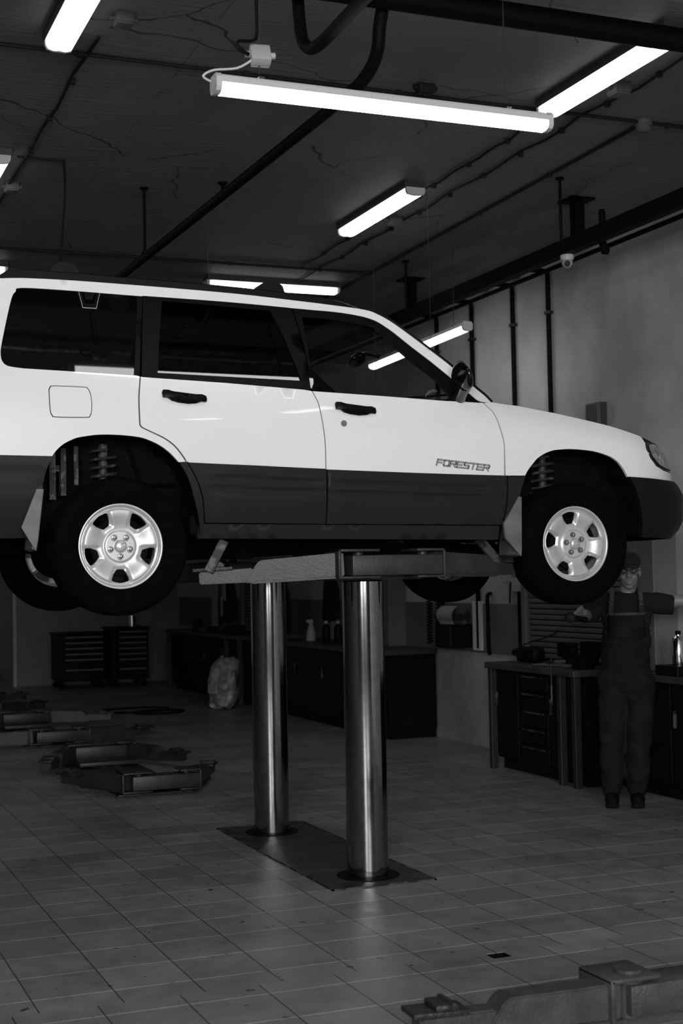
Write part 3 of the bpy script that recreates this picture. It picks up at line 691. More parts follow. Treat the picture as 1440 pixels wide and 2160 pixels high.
# ---------------------------------------------------------------- wheels
def rim_mesh(rot):
    R = .2105
    holes = []
    def rh(th, r): return (r*math.cos(th), r*math.sin(th))
    for k in range(5):
        c = rot+k*2*PI/5
        pl = [(-.175, .118), (-.10, .112), (.10, .112), (.175, .118), (.245, .140), (.262, .163), (.225, .173), (0, .177), (-.225, .173), (-.262, .163), (-.245, .140)]
        pts = [rh(c+a, r) for a, r in pl]; holes.append(cr(pts+pts[:1], 3)[:-1])
    circ = [(R*math.cos(2*PI*i/96), R*math.sin(2*PI*i/96)) for i in range(96)]
    loops = [circ]+[dens(h, .006) for h in holes]
    V = []; E = []
    for l in loops:
        b = len(V); V += l; E += [(b+i, b+(i+1) % len(l)) for i in range(len(l))]
    allh = [p for l in loops[1:] for p in l]
    for r in [.004, .02, .03, .034, .045, .058, .068, .073, .078, .083, .09, .10, .108, .116, .124, .132, .14, .148, .156, .164, .170, .176, .181, .185, .189, .193, .197, .201, .205, .208]:
        n = max(6, int(2*PI*r/.0065))
        for i in range(n):
            p = (r*math.cos(2*PI*i/n+.3*r), r*math.sin(2*PI*i/n+.3*r))
            if any(pip(p, h) for h in loops[1:]): continue
            if r > .1 and r < .19 and min((p[0]-q[0])**2+(p[1]-q[1])**2 for q in allh) < .0025**2: continue
            V.append(p)
    res = delaunay_2d_cdt([Vector(v) for v in V], E, [], 0, 1e-7)
    def hgt(x, y):
        r = math.hypot(x, y); th = math.atan2(y, x)
        a = (th-rot) % (2*PI/5); a = min(a, 2*PI/5-a)       # angle from the nearest window centre
        if r > .205: h = -.006*ss(.205, .2105, r)
        elif r > .197: h = 0
        elif r > .190: h = -.012*ss(.197, .190, r)
        elif r > .184: h = -.012-.030*ss(.190, .187, r)
        else:
            spoke = ss(.24, .36, a)*ss(.095, .115, r)+1-ss(.095, .115, r)
            f_ = ss(.184, .179, r)
            top = -.005-.020*ss(.165, .085, r)
            h = -.042+(top-.013*(1-spoke)+.042)*f_
            h += -.006*ss(.084, .080, r)+.014*ss(.080, .075, r)
            h += .0*r
        return h
    bm = bmesh.new(); A = [bm.verts.new((v.x, -hgt(v.x, v.y), v.y)) for v in res[0]]
    pts = [(v.x, v.y) for v in res[0]]
    for t in res[2]:
        c = (sum(pts[i][0] for i in t)/3, sum(pts[i][1] for i in t)/3)
        if any(pip(c, h) for h in loops[1:]): continue
        try: f_ = bm.faces.new([A[i] for i in t]); f_.smooth = True
        except ValueError: pass
    bd = [e for e in bm.edges if len(e.link_faces) == 1]
    r = bmesh.ops.extrude_edge_only(bm, edges=bd)
    for v in [g for g in r['geom'] if isinstance(g, bmesh.types.BMVert)]:
        rr = math.hypot(v.co.x, v.co.z)
        if rr > .2: v.co.y += .15; v.co.x *= .93; v.co.z *= .93
        else: v.co.y += .018
    bmesh.ops.recalc_face_normals(bm, faces=bm.faces)
    me = bpy.data.meshes.new('wheel'); bm.to_mesh(me); bm.free(); return me
TYRE = [(.198, .015), (.207, -.004), (.216, -.009), (.232, -.016), (.262, -.024), (.292, -.024), (.312, -.016), (.325, -.002), (.331, .012), (.333, .03), (.327, .032), (.327, .042), (.334, .044), (.335, .075), (.327, .077), (.327, .088), (.335, .09), (.335, .115), (.327, .117), (.327, .128), (.334, .13), (.333, .16), (.327, .178), (.312, .192), (.28, .20), (.23, .196), (.20, .18)]
def wheel(X, Y, Z, rot, side):
    o = link('wheel', rim_mesh(rot), car, ALLOY)
    t = MB().lathe(TYRE, (0, 0, 0), 'Y', 80).build('tire', RUBBER, o, smooth=35)
    # tread blocks on the shoulder
    MB().lathe([(.02, .03), (.14, .032), (.145, .05), (.02, .05)], (0, 0, 0), 'Y', 40).build('brake_disc', DARK, o, smooth=30)
    hc = MB().lathe([(.0005, -.004), (.012, -.0035), (.024, -.001), (.0285, .004), (.031, .012), (.031, .022)], (0, 0, 0), 'Y', 32).build('hub_cap', ALLOY, o, smooth=50)
    oval = MB(); oval.tube([(.017*math.cos(a)*math.cos(.6)-.009*math.sin(a)*math.sin(.6), -.0045+.0008, .017*math.cos(a)*math.sin(.6)+.009*math.sin(a)*math.cos(.6)) for a in [i*PI/12 for i in range(25)]], .0009, 5, cap=False)
    oval.build('cap_emblem', NUT, o)
    for k in range(5):
        a = rot+k*2*PI/5; x, z = .050*math.cos(a), .050*math.sin(a)
        q = MB().lathe([(.0155, .019), (.0155, .0145)], (x, 0, z), 'Y', 6).cyl((x, .021, z), (x, .0165, z), .0165, .0165, 20)
        q.cyl((x, .018, z), (x, -.001, z), .0095, .0090, 6).ell((x, -.001, z), (.0082, .004, .0082), seg=10, rings=6)
        q.build('lug_nut', NUT, o)
    o.location = Vector((X, Y, Z))-Vector(car.location); o.matrix_parent_inverse = Matrix()
    o.rotation_euler.z = 0 if side > 0 else PI
    for c in [x for x in bpy.data.objects if x.parent == o]: c.matrix_parent_inverse = Matrix()
    return o
wheel(1.584, 6.715, 1.746, math.radians(-90), 1)
fw = wheel(4.103, 6.715, 1.735, math.radians(-44), 1)
wheel(1.584, 2*YC-6.715, 1.746, math.radians(-60), -1)
wheel(4.103, 2*YC-6.715, 1.735, math.radians(-30), -1)

# ---------------------------------------------------------------- in-ground lifts
def arm_into(parent, pivot, ang, tilt, name='lift_arm', m=LIFT, z0=0.):
    """outer box section, inner telescoping section and hinged pad, running along +x from the pivot"""
    mt = Matrix.Translation(pivot) @ Matrix.Rotation(ang, 4, 'Z') @ Matrix.Rotation(tilt, 4, 'Y')
    a = MB()
    a.prism([(0.0, -.058), (.50, -.062), (.44, .030), (.42, .048), (.0, .062)], -.055, .055, 1)
    a.prism([(.44, -.060), (.73, -.055), (.73, .006), (.46, .012)], -.042, .042, 1)
    a.bx(-.02, .47, -.062, .062, -.068, -.060)
    bmesh.ops.bevel(a.b, geom=list(a.b.edges), offset=.006, segments=2, affect='EDGES')
    bmesh.ops.transform(a.b, matrix=mt, verts=a.b.verts); o = a.build(name, m, parent, smooth=35)
    p = MB(); p.bx(.56, .76, -.06, .06, .008, .026, .004).bx(.60, .68, -.055, .055, .024, .045, .004).cyl((.62, -.06, .04), (.62, .06, .04), .012, seg=12)
    bmesh.ops.transform(p.b, matrix=mt, verts=p.b.verts); p.build('lift_pad', LIFTD, o, smooth=35)
    return o, mt
def lift(name, X, Y, zh, angs, label, tilt=(math.radians(2.5), math.radians(1.)), gap=2.21, group=None, up=False):
    """X, Y: the near pivot block's face centre; zh: height of the block's underside"""
    L = empty(name, (X, Y+gap/2, 0), label, 'car lift', group)
    for sd in (1, -1):
        yy = lambda v: Y+v if sd > 0 else Y+gap-v
        b = MB(); zc = zh
        b.bx(X-.215, X+.295, yy(0), yy(.16), zc+.010, zc+.115, .008)                       # block
        b.bx(X-.295, X-.282, yy(-.012), yy(.20), zc, zc+.145, .003).bx(X+.288, X+.300, yy(-.012), yy(.20), zc, zc+.145, .003)
        for xa, xb in ((X-.295, X-.07), (X+.14, X+.300)):
            b.bx(xa, xb, yy(-.012), yy(.20), zc+.132, zc+.145, .003).bx(xa, xb, yy(-.012), yy(.20), zc-.004, zc+.008, .003)
        b.cyl((X-.16, yy(.06), zc), (X-.16, yy(.06), zc+.146), .028, seg=16).cyl((X+.20, yy(.06), zc), (X+.20, yy(.06), zc+.146), .028, seg=16)
        b.bx(X-.25, X+.25, yy(.16), yy(.50), zc-.012, zc+.02, .004)
        br = b.build('arm_bracket', LIFT, L, smooth=35)
        for k, (px_, an) in enumerate(((X-.235, PI-angs[0]), (X+.24, angs[1]))):
            arm_into(L, (px_, yy(.075), zc+.068), an*sd if sd > 0 else -an, tilt[k])
        if up:
            MB().lathe([(.108, 0), (.110, .002), (.110, zh-.02), (.100, zh-.012)], (X-.005 if sd > 0 else X-.035, yy(.38), 0), 'Z', 64).build('piston', CHROME, L, smooth=40)
        else:
            MB().lathe([(.001, zh-.02), (.15, zh-.02), (.16, zh-.03), (.16, .0)], (X-.02, yy(.38), 0), 'Z', 40).build('piston_cap', LIFTD, L, smooth=40)
        MB().lathe([(.112, .004), (.165, .004), (.165, .009), (.112, .012)], (X-.005 if sd > 0 else X-.035, yy(.38), 0), 'Z', 48).build('piston_collar', PIPEB, L, smooth=40)
    MB().bx(X-.30, X+.26, Y+.13, Y+2.10, 0.0005, .005).build('cover_plate', PLATE, L)
    e = MB(); e.bx(X-.31, X-.30, Y+.12, Y+2.11, .0, .008).bx(X+.26, X+.27, Y+.12, Y+2.11, .0, .008).bx(X-.31, X+.27, Y+.12, Y+.13, .0, .008).bx(X-.31, X+.27, Y+2.10, Y+2.11, .0, .008)
    e.build('cover_frame', GRIME, L)
    return L
A22, A60 = math.radians(22), math.radians(62)
main = lift('car_lift', 2.955, 6.61, 1.572, (math.radians(20), math.radians(20)), 'raised two-post in-ground lift with bright steel pistons carrying the car', up=True)
# swing struts that stand between arm pads and sill
for a, b in (((2.065, 6.86, 1.625), (2.135, 6.84, 1.765)), ((3.71, 6.86, 1.635), (3.575, 6.84, 1.765))):
    for sd in (1, -1):
        q = (lambda p: p if sd > 0 else (p[0], 2*7.715-p[1], p[2]))
        m_ = MB(); A, B = Vector(q(a)), Vector(q(b)); d = (B-A); L_ = d.length
        m_.box((0, 0, L_/2), (.026, .05, L_+.02), bev=.004)
        bmesh.ops.transform(m_.b, matrix=Matrix.Translation(A) @ d.to_track_quat('Z', 'Y').to_matrix().to_4x4(), verts=m_.b.verts)
        m_.build('support_strut', GRIME, main)
lift('car_lift', 2.70, 10.25, .035, (A60, A60), 'lowered floor lift nearest behind the posts, arms folded inward', tilt=(0, 0))
lift('car_lift', 2.62, 13.75, .035, (math.radians(15), math.radians(15)), 'lowered floor lift at left, second row back, arms swung wide', tilt=(0, 0))
lift('car_lift', 2.30, 17.2, .035, (math.radians(20), math.radians(30)), 'lowered floor lift farthest back at the left edge', tilt=(0, 0))
fl = lift('car_lift', 2.96, 4.10, .035, (math.radians(4), math.radians(15)), 'lowered floor lift at the bottom right corner, closest to the camera', tilt=(0, 0), gap=-2.0) if 0 else None
L = empty('car_lift', (2.96, 4.1, 0), 'lowered floor lift at the bottom right corner, closest to the camera', 'car lift')
b = MB(); X, Y, zc = 2.94, 4.18, .055
b.bx(X-.215, X+.295, Y, Y+.16, zc+.010, zc+.115, .008).bx(X-.30, X-.284, Y-.012, Y+.20, zc, zc+.145, .003).bx(X+.288, X+.300, Y-.012, Y+.20, zc, zc+.145, .003)
for xa, xb in ((X-.30, X-.10), (X+.14, X+.300)): b.bx(xa, xb, Y-.012, Y+.20, zc+.130, zc+.147, .006)
b.cyl((X-.18, Y+.07, zc), (X-.18, Y+.07, zc+.158), .05, seg=20)
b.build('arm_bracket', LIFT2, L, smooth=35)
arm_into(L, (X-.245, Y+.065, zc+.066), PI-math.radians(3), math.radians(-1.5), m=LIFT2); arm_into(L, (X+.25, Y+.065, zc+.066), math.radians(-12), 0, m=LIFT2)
MB().lathe([(.001, .045), (.15, .045), (.16, .035), (.16, .0)], (X-.02, Y-.30, 0), 'Z', 40).build('piston_cap', LIFTD, L, smooth=40)

# ---------------------------------------------------------------- lamps
def tube_mat(name, Lh, strong=3.2):
    m, nt, b = nodes(name); tc = N(nt, 'ShaderNodeTexCoord'); sp = N(nt, 'ShaderNodeSeparateXYZ'); nt.links.new(tc.outputs['Object'], sp.inputs[0])
    ay = mth(nt, 'ABSOLUTE', sp.outputs[1]); d = mth(nt, 'ABSOLUTE', mth(nt, 'SUBTRACT', ay, .032))
    band = mth(nt, 'MAXIMUM', mth(nt, 'SUBTRACT', 1., mth(nt, 'DIVIDE', d, .026)), 0.)
    ax = mth(nt, 'ABSOLUTE', sp.outputs[0])
    e = N(nt, 'ShaderNodeMapRange'); e.inputs[1].default_value = Lh-.045; e.inputs[2].default_value = Lh-.015; e.inputs[3].default_value = 1; e.inputs[4].default_value = .12
    nt.links.new(ax, e.inputs[0])
    s = mth(nt, 'MULTIPLY', mth(nt, 'MULTIPLY_ADD', band, strong*3.3, 2.0), e.outputs[0])
    nt.links.new(s, b.inputs['Emission Strength']); b.inputs['Emission Color'].default_value = (1, 1, 1, 1); b.inputs['Base Color'].default_value = (.5, .5, .5, 1)
    b.inputs['Roughness'].default_value = .2
    return m
def ceiling_fixture(Ln):
    h = Ln/2
    r = empty('ceiling_light', (0, 0, 0), 'x', 'ceiling light')
    k = MB(); k.prism([(-.078, 0), (.078, 0), (.082, -.035), (.072, -.05), (-.072, -.05), (-.082, -.035)], -h, h, 0)
    k.build('housing', FIXD, r)
    c = MB(); pr = [(-.070, -.045), (-.068, -.075), (-.058, -.092), (-.03, -.099), (.03, -.099), (.058, -.092), (.068, -.075), (.070, -.045)]
    c.prism(pr, -h+.012, h-.012, 0); c.build('diffuser', tube_mat('twin_tube_diffuser', h), r, smooth=40)
    for sx in (-1, 1): MB().prism([(a*1.03, b_*1.02) for a, b_ in pr], sx*(h-.013), sx*(h+.004), 0).build('end_cap', FIXT, r)
    return r
cl = ceiling_fixture(1.27)
spots = [((1.352, 6.30), PI/2, 'twin-tube ceiling light cut by the top left edge'),
         ((4.185, 6.40), PI/2, 'bright twin-tube ceiling light at right, partly behind the black pipe'),
         ((4.165, 9.42), PI/2, 'twin-tube ceiling light in the middle, above the car front'),
         ((1.36, 9.55), PI/2, 'twin-tube ceiling light cut by the left edge, upper'),
         ((4.30, 12.16), 0, 'ceiling light glowing just behind the roof rail'),
         ((1.27, 12.16), 0, 'ceiling light low at the left edge above the car tail'),
         ((1.352, 3.0), PI/2, 'added unseen ceiling light left, overhead of the photographer'), ((4.185, 3.0), PI/2, 'added unseen ceiling light right, overhead of the photographer'),  # unseen lights, added to give the car light from above
         ((.9, 20.3), 0, 'added unseen ceiling light before the pale end wall at the far left'), ((-1.5, 12.16), 0, 'added unseen ceiling light far left, in line with the two behind the car roof'),  # unseen pair added to brighten the far left wall
         ((-1.5, 3.0), PI/2, 'added unseen ceiling light far left, overhead of the photographer'), ((-1.5, 6.3), PI/2, 'added unseen ceiling light at far left, level with the car tail'),  # these and the next two: more unseen lights added for top light
         ((1.352, -.3), PI/2, 'added unseen ceiling light left, nearest the garage door'), ((4.185, -.3), PI/2, 'added unseen ceiling light right, nearest the garage door')]
for i, ((x, y), a, lb) in enumerate(spots):
    o = cl if i == 0 else copy_tree(cl)
    o.location = (x, y, CZ); o.rotation_euler.z = a; o['label'] = lb; o['group'] = 'twin-tube ceiling lights'
def hanging(Ln):
    h = Ln/2; r = empty('hanging_light', (0, 0, 0), 'x', 'hanging light')
    MB().prism([(-.030, .050), (.030, .050), (.034, .040), (.046, .036), (.048, .014), (-.048, .014), (-.046, .036), (-.034, .040)], -h, h, 0).build('housing', FIXT, r)
    pr = [(-.043, .015), (-.043, -.006), (-.034, -.019), (-.015, -.025), (.015, -.025), (.034, -.019), (.043, -.006), (.043, .015)]
    MB().prism(pr, -h+.012, h-.012, 0).build('diffuser', TUBEM, r, smooth=40)
    for sx in (-1, 1):
        MB().prism([(a*1.08, b_*1.05) for a, b_ in pr[1:-1]]+[(.049, .036), (.034, .053), (-.034, .053), (-.049, .036)], sx*(h-.012), sx*(h+.012), 0).build('end_cap', FIXT, r, smooth=30)
        MB().bx(sx*h*.75-.012, sx*h*.75+.012, -.014, .014, .047, .065).build('hanging_clip', STEEL, r)
    return r
hl = hanging(1.545); hl.location = (2.485, 5.49, 3.585); hl['label'] = 'long lit tube lamp hanging on wires above the car, nearest'; hl['group'] = 'hanging tube lamps'
h2 = copy_tree(hl); p1, p2 = Vector((5.279, 10.216, 3.575)), Vector((5.10, 11.75, 3.47))
h2.location = (p1+p2)/2; dd = p2-p1; h2.rotation_euler = (0, -math.atan2(dd.z, dd.xy.length), math.atan2(dd.y, dd.x)); h2['label'] = 'slanting lit tube lamp behind the windscreen, seen through car glass'
def wire(pts, label, r=.003, m=WIRE, name='suspension_wire', cat='wire', sm=0, group=None):
    o = MB().tube(pts, r, 6, sm).build(name, m, smooth=50); return tag(o, label, cat, group)
wire([(1.905, 5.49, CZ), (1.90, 5.49, 3.665)], 'wire holding the left end of the nearest hanging lamp', group='lamp suspension wires')
wire([(3.05, 5.49, CZ), (3.055, 5.49, 3.665)], 'wire holding the right end of the nearest hanging lamp', group='lamp suspension wires')
wire([(5.265, 10.42, CZ), (5.26, 10.42, 3.65)], 'wire holding the slanting lamp at its near end', group='lamp suspension wires')
wire([(5.13, 11.55, CZ), (5.125, 11.55, 3.56)], 'wire holding the slanting lamp at its far end', group='lamp suspension wires')
def jbox(c, d, label, m=BOXM, rz=0, glands=True):
    r = empty('junction_box', c, label, 'junction box')
    q = MB().box(c, d, rz=rz, bev=.006); q.build('box_body', m, r, smooth=40)
    q = MB().box((c[0], c[1], c[2]-d[2]/2-.004), (d[0]*.92, d[1]*.92, .012), rz=rz, bev=.003); q.build('box_lid', m, r, smooth=40)
    for k in (-1, 1): MB().cyl((c[0]+k*d[0]*.5, c[1], c[2]), (c[0]+k*(d[0]*.5+.02), c[1], c[2]), .014, seg=12).build('cable_gland', m, r, smooth=40)
    return r
jb = jbox((1.905, 5.49, 3.745), (.085, .085, .045), 'pale junction box tied above the left end of the hanging lamp'); 
jb.rotation_euler = (math.radians(62), 0, math.radians(-8))
jbox((1.60, 6.60, CZ-.025), (.09, .09, .05), 'junction box beside the top left ceiling light', BOXG)
jbox((1.56, 9.70, CZ-.025), (.09, .09, .05), 'junction box beside the left edge ceiling light', BOXG)
jbox((4.42, 6.65, CZ-.03), (.10, .10, .06), 'junction box right of the brightest ceiling light', BOXG)
jbox((4.44, 9.75, CZ-.025), (.09, .09, .05), 'junction box beside the middle ceiling light', BOXG)
jbox((3.40, 7.02, CZ-.02), (.10, .07, .04), 'small box on the ceiling conduit behind the hanging lamp', COND)
wire([(1.90, 5.47, CZ), (1.885, 5.47, 4.0), (1.885, 5.47, 3.83), (1.86, 5.46, 3.79), (1.80, 5.46, 3.78), (1.80, 5.46, 3.75), (1.85, 5.47, 3.735)], 'black cable dropping to the box over the hanging lamp', .0075, CABLE, 'power_cable', 'cable', 4)
wire([(1.87, 5.48, 3.72), (1.80, 5.48, 3.675), (1.70, 5.48, 3.655), (1.655, 5.48, 3.625), (1.69, 5.49, 3.61)], 'white cable curling into the left end of the hanging lamp', .005, CABLEW, 'power_cable', 'cable', 4)

# ---------------------------------------------------------------- pipes and conduits under the ceiling
def conduit(pts, label, r=.010, m=COND, name='conduit', cat='conduit', clips=0, sm=0, group='ceiling conduits'):
    r0 = empty(name, pts[0], label, cat, group)
    MB().tube(pts, r, 8, sm).build('tube', m, r0, smooth=50)
    if clips:
        P = [Vector(p) for p in pts]; L_ = (P[-1]-P[0]).length; n = int(L_/clips)
        for i in range(1, n):
            c = P[0].lerp(P[-1], i/n); MB().box((c.x, c.y, CZ-.016), (.03, .03, .03), bev=.003).build('pipe_clip', COND, r0)
    return r0
zc = CZ-.014
def wavy(x, y0, y1, amp=.02, n=14):
    return [(x+amp*math.sin(i*1.7+x*9)*random.random(), y0+(y1-y0)*i/n, zc) for i in range(n+1)]
conduit([(-3, 7.13, zc), (6.0, 7.16, zc)], 'straight conduit across the ceiling behind the hanging lamp', .011, clips=.9)
conduit([(-3, 11.56, zc), (5.05, 11.56, zc)], 'straight conduit across the ceiling above the car roof', .012, clips=1.2)
conduit([(4.93, 7.24, zc), (5.02, 11.53, zc)], 'conduit running back from the smoke detector', .012, clips=.9)
conduit([(5.02, 11.59, zc), (5.1, 17, zc)], 'conduit running on toward the back of the ceiling', .012)
conduit(wavy(1.54, 6.9, 10.8), 'loosely clipped cable between the two left ceiling lights', .009, clips=.6)
conduit(wavy(4.30, 7.2, 9.0, .04)+wavy(4.34, 9.1, 11.5, .03), 'wavy cable between the right and middle ceiling lights', .008, clips=.5)
conduit(wavy(4.52, 5.9, 9.4, .04)+wavy(4.52, 9.5, 12.6, .03), 'wavy cable right of the middle ceiling light', .008, clips=.5)
conduit([(1.49, 9.03, zc), (1.79, 9.03, zc)], 'short cable feeding the hanging drop wire at left', .008)
wire([(1.785, 9.03, CZ-.01), (1.79, 9.03, 4.1), (1.76, 9.03, 3.6), (1.77, 9.03, 3.1), (1.75, 9.03, 3.0)], 'loose black wire hanging from the ceiling at left', .009, CABLE, 'hanging_cable', 'cable', 4)
wire([(2.72, 9.06, CZ), (2.77, 9.06, 3.3)], 'thin wire hanging near the long black pipe', .002)
wire([(4.365, 9.02, CZ), (4.37, 9.02, 3.2)], 'thin wire hanging just right of the middle ceiling light', .002)
wire([(4.463, 10.23, CZ), (4.47, 10.23, 3.1)], 'thin wire hanging below the middle ceiling light', .003)
for (x, y, l, lb) in ((5.085, 8.406, .42, 'thin black rod hanging left of the right pipe bracket'), (5.142, 11.08, .42, 'thin black rod hanging left of the far pipe bracket'), (2.44, 9.53, .42, 'thin rod hanging beside the long black pipe')):
    g = MB().cyl((x, y, CZ), (x, y, CZ-l), .011, seg=8).cyl((x, y, CZ-l), (x-.02, y, CZ-l-.05), .006, seg=6).cyl((x, y, CZ-l), (x+.02, y, CZ-l-.05), .006, seg=6).cyl((x, y, CZ-.012), (x, y, CZ), .03, seg=12)
    tag(g.build('hanger_rod', PIPEB), lb, 'rod', 'hanger rods')
o = tag(MB().cyl((-4, 5.55, 4.10), (6.05, 5.55, 4.10), .055, seg=28).build('ceiling_pipe', PIPEB, smooth=40), 'thick black pipe crossing the ceiling at the top right', 'pipe')
tag(MB().tube([(2.52, 5.60, 4.10), (2.52, 5.65, 4.00), (2.52, 5.67, 3.92), (2.52, 5.73, 3.864), (2.52, 5.85, 3.83), (2.52, 6.02, 3.822), (2.52, 6.9, 3.834), (2.52, 10.43, 3.896), (2.52, 13.5, 3.95)], .030, 14, 5).build('branch_pipe', PIPEB, smooth=50), 'long black pipe bending down then running back above the car roof', 'pipe')
tag(MB().tube([(2.15, 5.70, 4.14), (2.15, 5.685, 4.088), (2.15, 5.667, 3.976), (2.15, 5.636, 3.892), (2.15, 5.57, 3.835), (2.15, 5.487, 3.808), (2.15, 5.351, 3.802), (2.15, 5.07, 3.81), (2.15, 4.2, 3.83)], .027, 14, 5).build('branch_pipe', PIPEB, smooth=50), 'black hooked pipe bending forward at the top centre', 'pipe')
sp_ = MB(); pts = [(-1+i*.12, 5.10+.004*math.sin(i*1.3), 4.13) for i in range(60)]
sp_.tube(pts, [.055+.004*math.sin(i*2.1) for i in range(60)], 20)
tag(sp_.build('insulated_pipe', mat('foil_wrap', .35, .35, .7, var=.5, scale=25, bump=.8, bscale=40), smooth=60), 'foil wrapped pipe at the top right corner', 'pipe')
# black channel and thin pipe along the right wall
tag(MB().bx(5.46, 5.56, -2, 21.9, 3.93, 4.04, .01).build('ceiling_channel', PIPEB), 'black steel channel hung along the right wall', 'channel')
tag(MB().cyl((5.66, -2, 3.935), (5.66, 21.9, 3.935), .018, seg=12).build('service_pipe', PIPEB, smooth=40), 'thin dark pipe below the black wall channel', 'pipe')
for yy_, lb in ((8.87, 'T-shaped steel hanger at right holding the black channel'), (11.75, 'T-shaped steel hanger farther back on the black channel')):
    tag(MB().bx(5.40, 5.60, yy_-.10, yy_+.10, CZ-.014, CZ).bx(5.47, 5.54, yy_-.045, yy_-.03, 4.0, CZ).bx(5.47, 5.54, yy_+.03, yy_+.045, 4.0, CZ).bx(5.49, 5.52, yy_-.04, yy_+.04, 4.0, CZ).build('channel_hanger', PIPEB), lb, 'hanger', 'channel hangers')
tag(MB().cyl((5.51, 8.55, 4.03), (5.51, 8.55, 4.13), .024, seg=14).lathe([(.024, 0), (.018, .02), (.0001, .025)], (5.51, 8.55, 4.13), 'Z', 14).build('pipe_stub', PIPEB, smooth=40), 'short capped stub on top of the black channel', 'pipe stub')
tag(MB().cyl((2.92, 9.24, CZ), (2.92, 9.24, CZ-.09), .014, seg=10).lathe([(.035, 0), (.03, -.012), (.012, -.02)], (2.92, 9.24, CZ), 'Z', 14).build('ceiling_stub', PIPEB, smooth=40), 'small stub on the ceiling above the long pipe', 'pipe stub')
# smoke detector, camera
r = empty('smoke_detector', (4.93, 7.17, CZ), 'round smoke detector on the ceiling at right', 'smoke detector')
MB().lathe([(.0001, 0), (.055, 0), (.055, -.025), (.046, -.032)], (4.93, 7.17, CZ), 'Z', 28).build('base', BOXG, r, smooth=40)
MB().lathe([(.044, -.030), (.046, -.05), (.034, -.062), (.0001, -.066)], (4.93, 7.17, CZ), 'Z', 28).build('sensor_head', BOXG, r, smooth=40)
cx, cy, cz = 5.52, 9.05, 3.92
r = empty('security_camera', (cx, cy, cz), 'white dome security camera hanging under the black channel', 'camera')
MB().lathe([(.0001, .01), (.05, .01), (.052, -.005), (.045, -.03)], (cx, cy, cz), 'Z', 28).build('mount', FIXT, r, smooth=40)
MB().ell((cx, cy, cz-.045), (.04, .04, .042), seg=24, rings=16).build('camera_ball', WHITEP, r, smooth=60)
d = Vector((-.45, -.8, -.35)).normalized(); MB().cyl(Vector((cx, cy, cz-.045))+d*.03, Vector((cx, cy, cz-.045))+d*.047, .024, .022, 20).build('lens', BLACKGLOSS, r, smooth=40)
# wall drops
for i, (yy_, zb_, lb) in enumerate(((10.27, .9, 'nearest wall pipe, right of the other drops'), (10.88, .9, 'second wall pipe from the front, dropping down the wall'), (11.66, .9, 'third wall pipe, just right of the slanting lamp end'), (12.40, .9, 'farthest wall pipe, half hidden by the slanting lamp'))):
    r = empty('wall_pipe', (6.07, yy_, zb_), lb, 'pipe', 'pipes running down the right wall')
    MB().tube([(5.68, yy_, 4.10), (6.03, yy_, 4.10), (6.068, yy_, 4.085), (6.07, yy_, 4.04), (6.07, yy_, zb_)], .021, 12).build('tube', PIPEB, r, smooth=40)
    for z in (3.75, 2.85, 1.9): MB().bx(6.045, 6.1, yy_-.032, yy_+.032, z-.012, z+.012).build('pipe_clamp', GRIME, r)
for i, (yy_, lb) in enumerate(((10.75, 'small box under the wall pipe, nearest of three'), (11.32, 'small box under the wall pipe, middle of three'), (12.25, 'small box under the wall pipe, farthest of three'))):
    r = jbox((6.0, yy_, 4.16), (.12, .09, .05), lb, BOXG); r['group'] = 'boxes along the wall pipe'
tag(MB().tube([(5.60, 8.7, 3.98), (5.63, 8.72, 3.90), (5.66, 8.72, 3.90)], .03, 8).build('pipe_bracket', PIPEB, smooth=40), 'dark bracket clasping the thin pipe by the camera', 'bracket')
# recessed electrical box high on the wall
r = empty('electrical_box', (6.09, 9.57, 2.7), 'dark electrical box set in the wall above the car hood', 'electrical box')
MB().bx(6.03, 6.1, 9.47, 9.67, 2.62, 2.905, .004).build('box_body', mat('box_shell', .03, .4), r)
MB().bx(6.022, 6.032, 9.48, 9.66, 2.63, 2.895, .003).bx(6.016, 6.024, 9.63, 9.645, 2.72, 2.78).build('box_door', mat('panel_dark', .05, .3), r)

# ---------------------------------------------------------------- wall cabinets with slatted shutters, benches
def shutter(Y0, Y1, label, z0=.86, z1=1.85, pil=.22):
    r = empty('shutter_cabinet', (6.0, (Y0+Y1)/2, z0), label, 'cabinet', 'wall cabinets with slatted shutters')
    MB().bx(5.90, 6.1, Y0, Y0+pil, z0, z1, .005).bx(5.90, 6.1, Y1-.07, Y1, z0, z1, .005).bx(5.90, 6.1, Y0+pil, Y1-.07, z1-.17, z1, .005).build('cabinet_frame', PANEL, r)
    s = MB(); n = int((z1-.17-z0)/.045)
    for k in range(n):
        z = z0+.02+k*.045; s.prism([(5.935, z), (5.925, z+.012), (5.925, z+.030), (5.937, z+.041)][::-1]+[(5.95, z), (5.95, z+.041)][0:0]+[], Y0+pil, Y1-.07, 1) if 0 else s.bx(5.93, 5.95, Y0+pil, Y1-.07, z, z+.039, .008)
    s.build('shutter', SHUT, r, smooth=35)
    MB().bx(5.955, 6.1, Y0+pil, Y1-.07, z0, z1-.17).build('cabinet_back', DARK, r)
    return r
shutter(8.62, 10.56, 'grey wall cabinet with slatted shutter right behind the person')
shutter(13.3, 14.45, 'slatted wall cabinet seen between the two lift pistons')
shutter(16.9, 18.2, 'slatted wall cabinet left of the lift pistons')
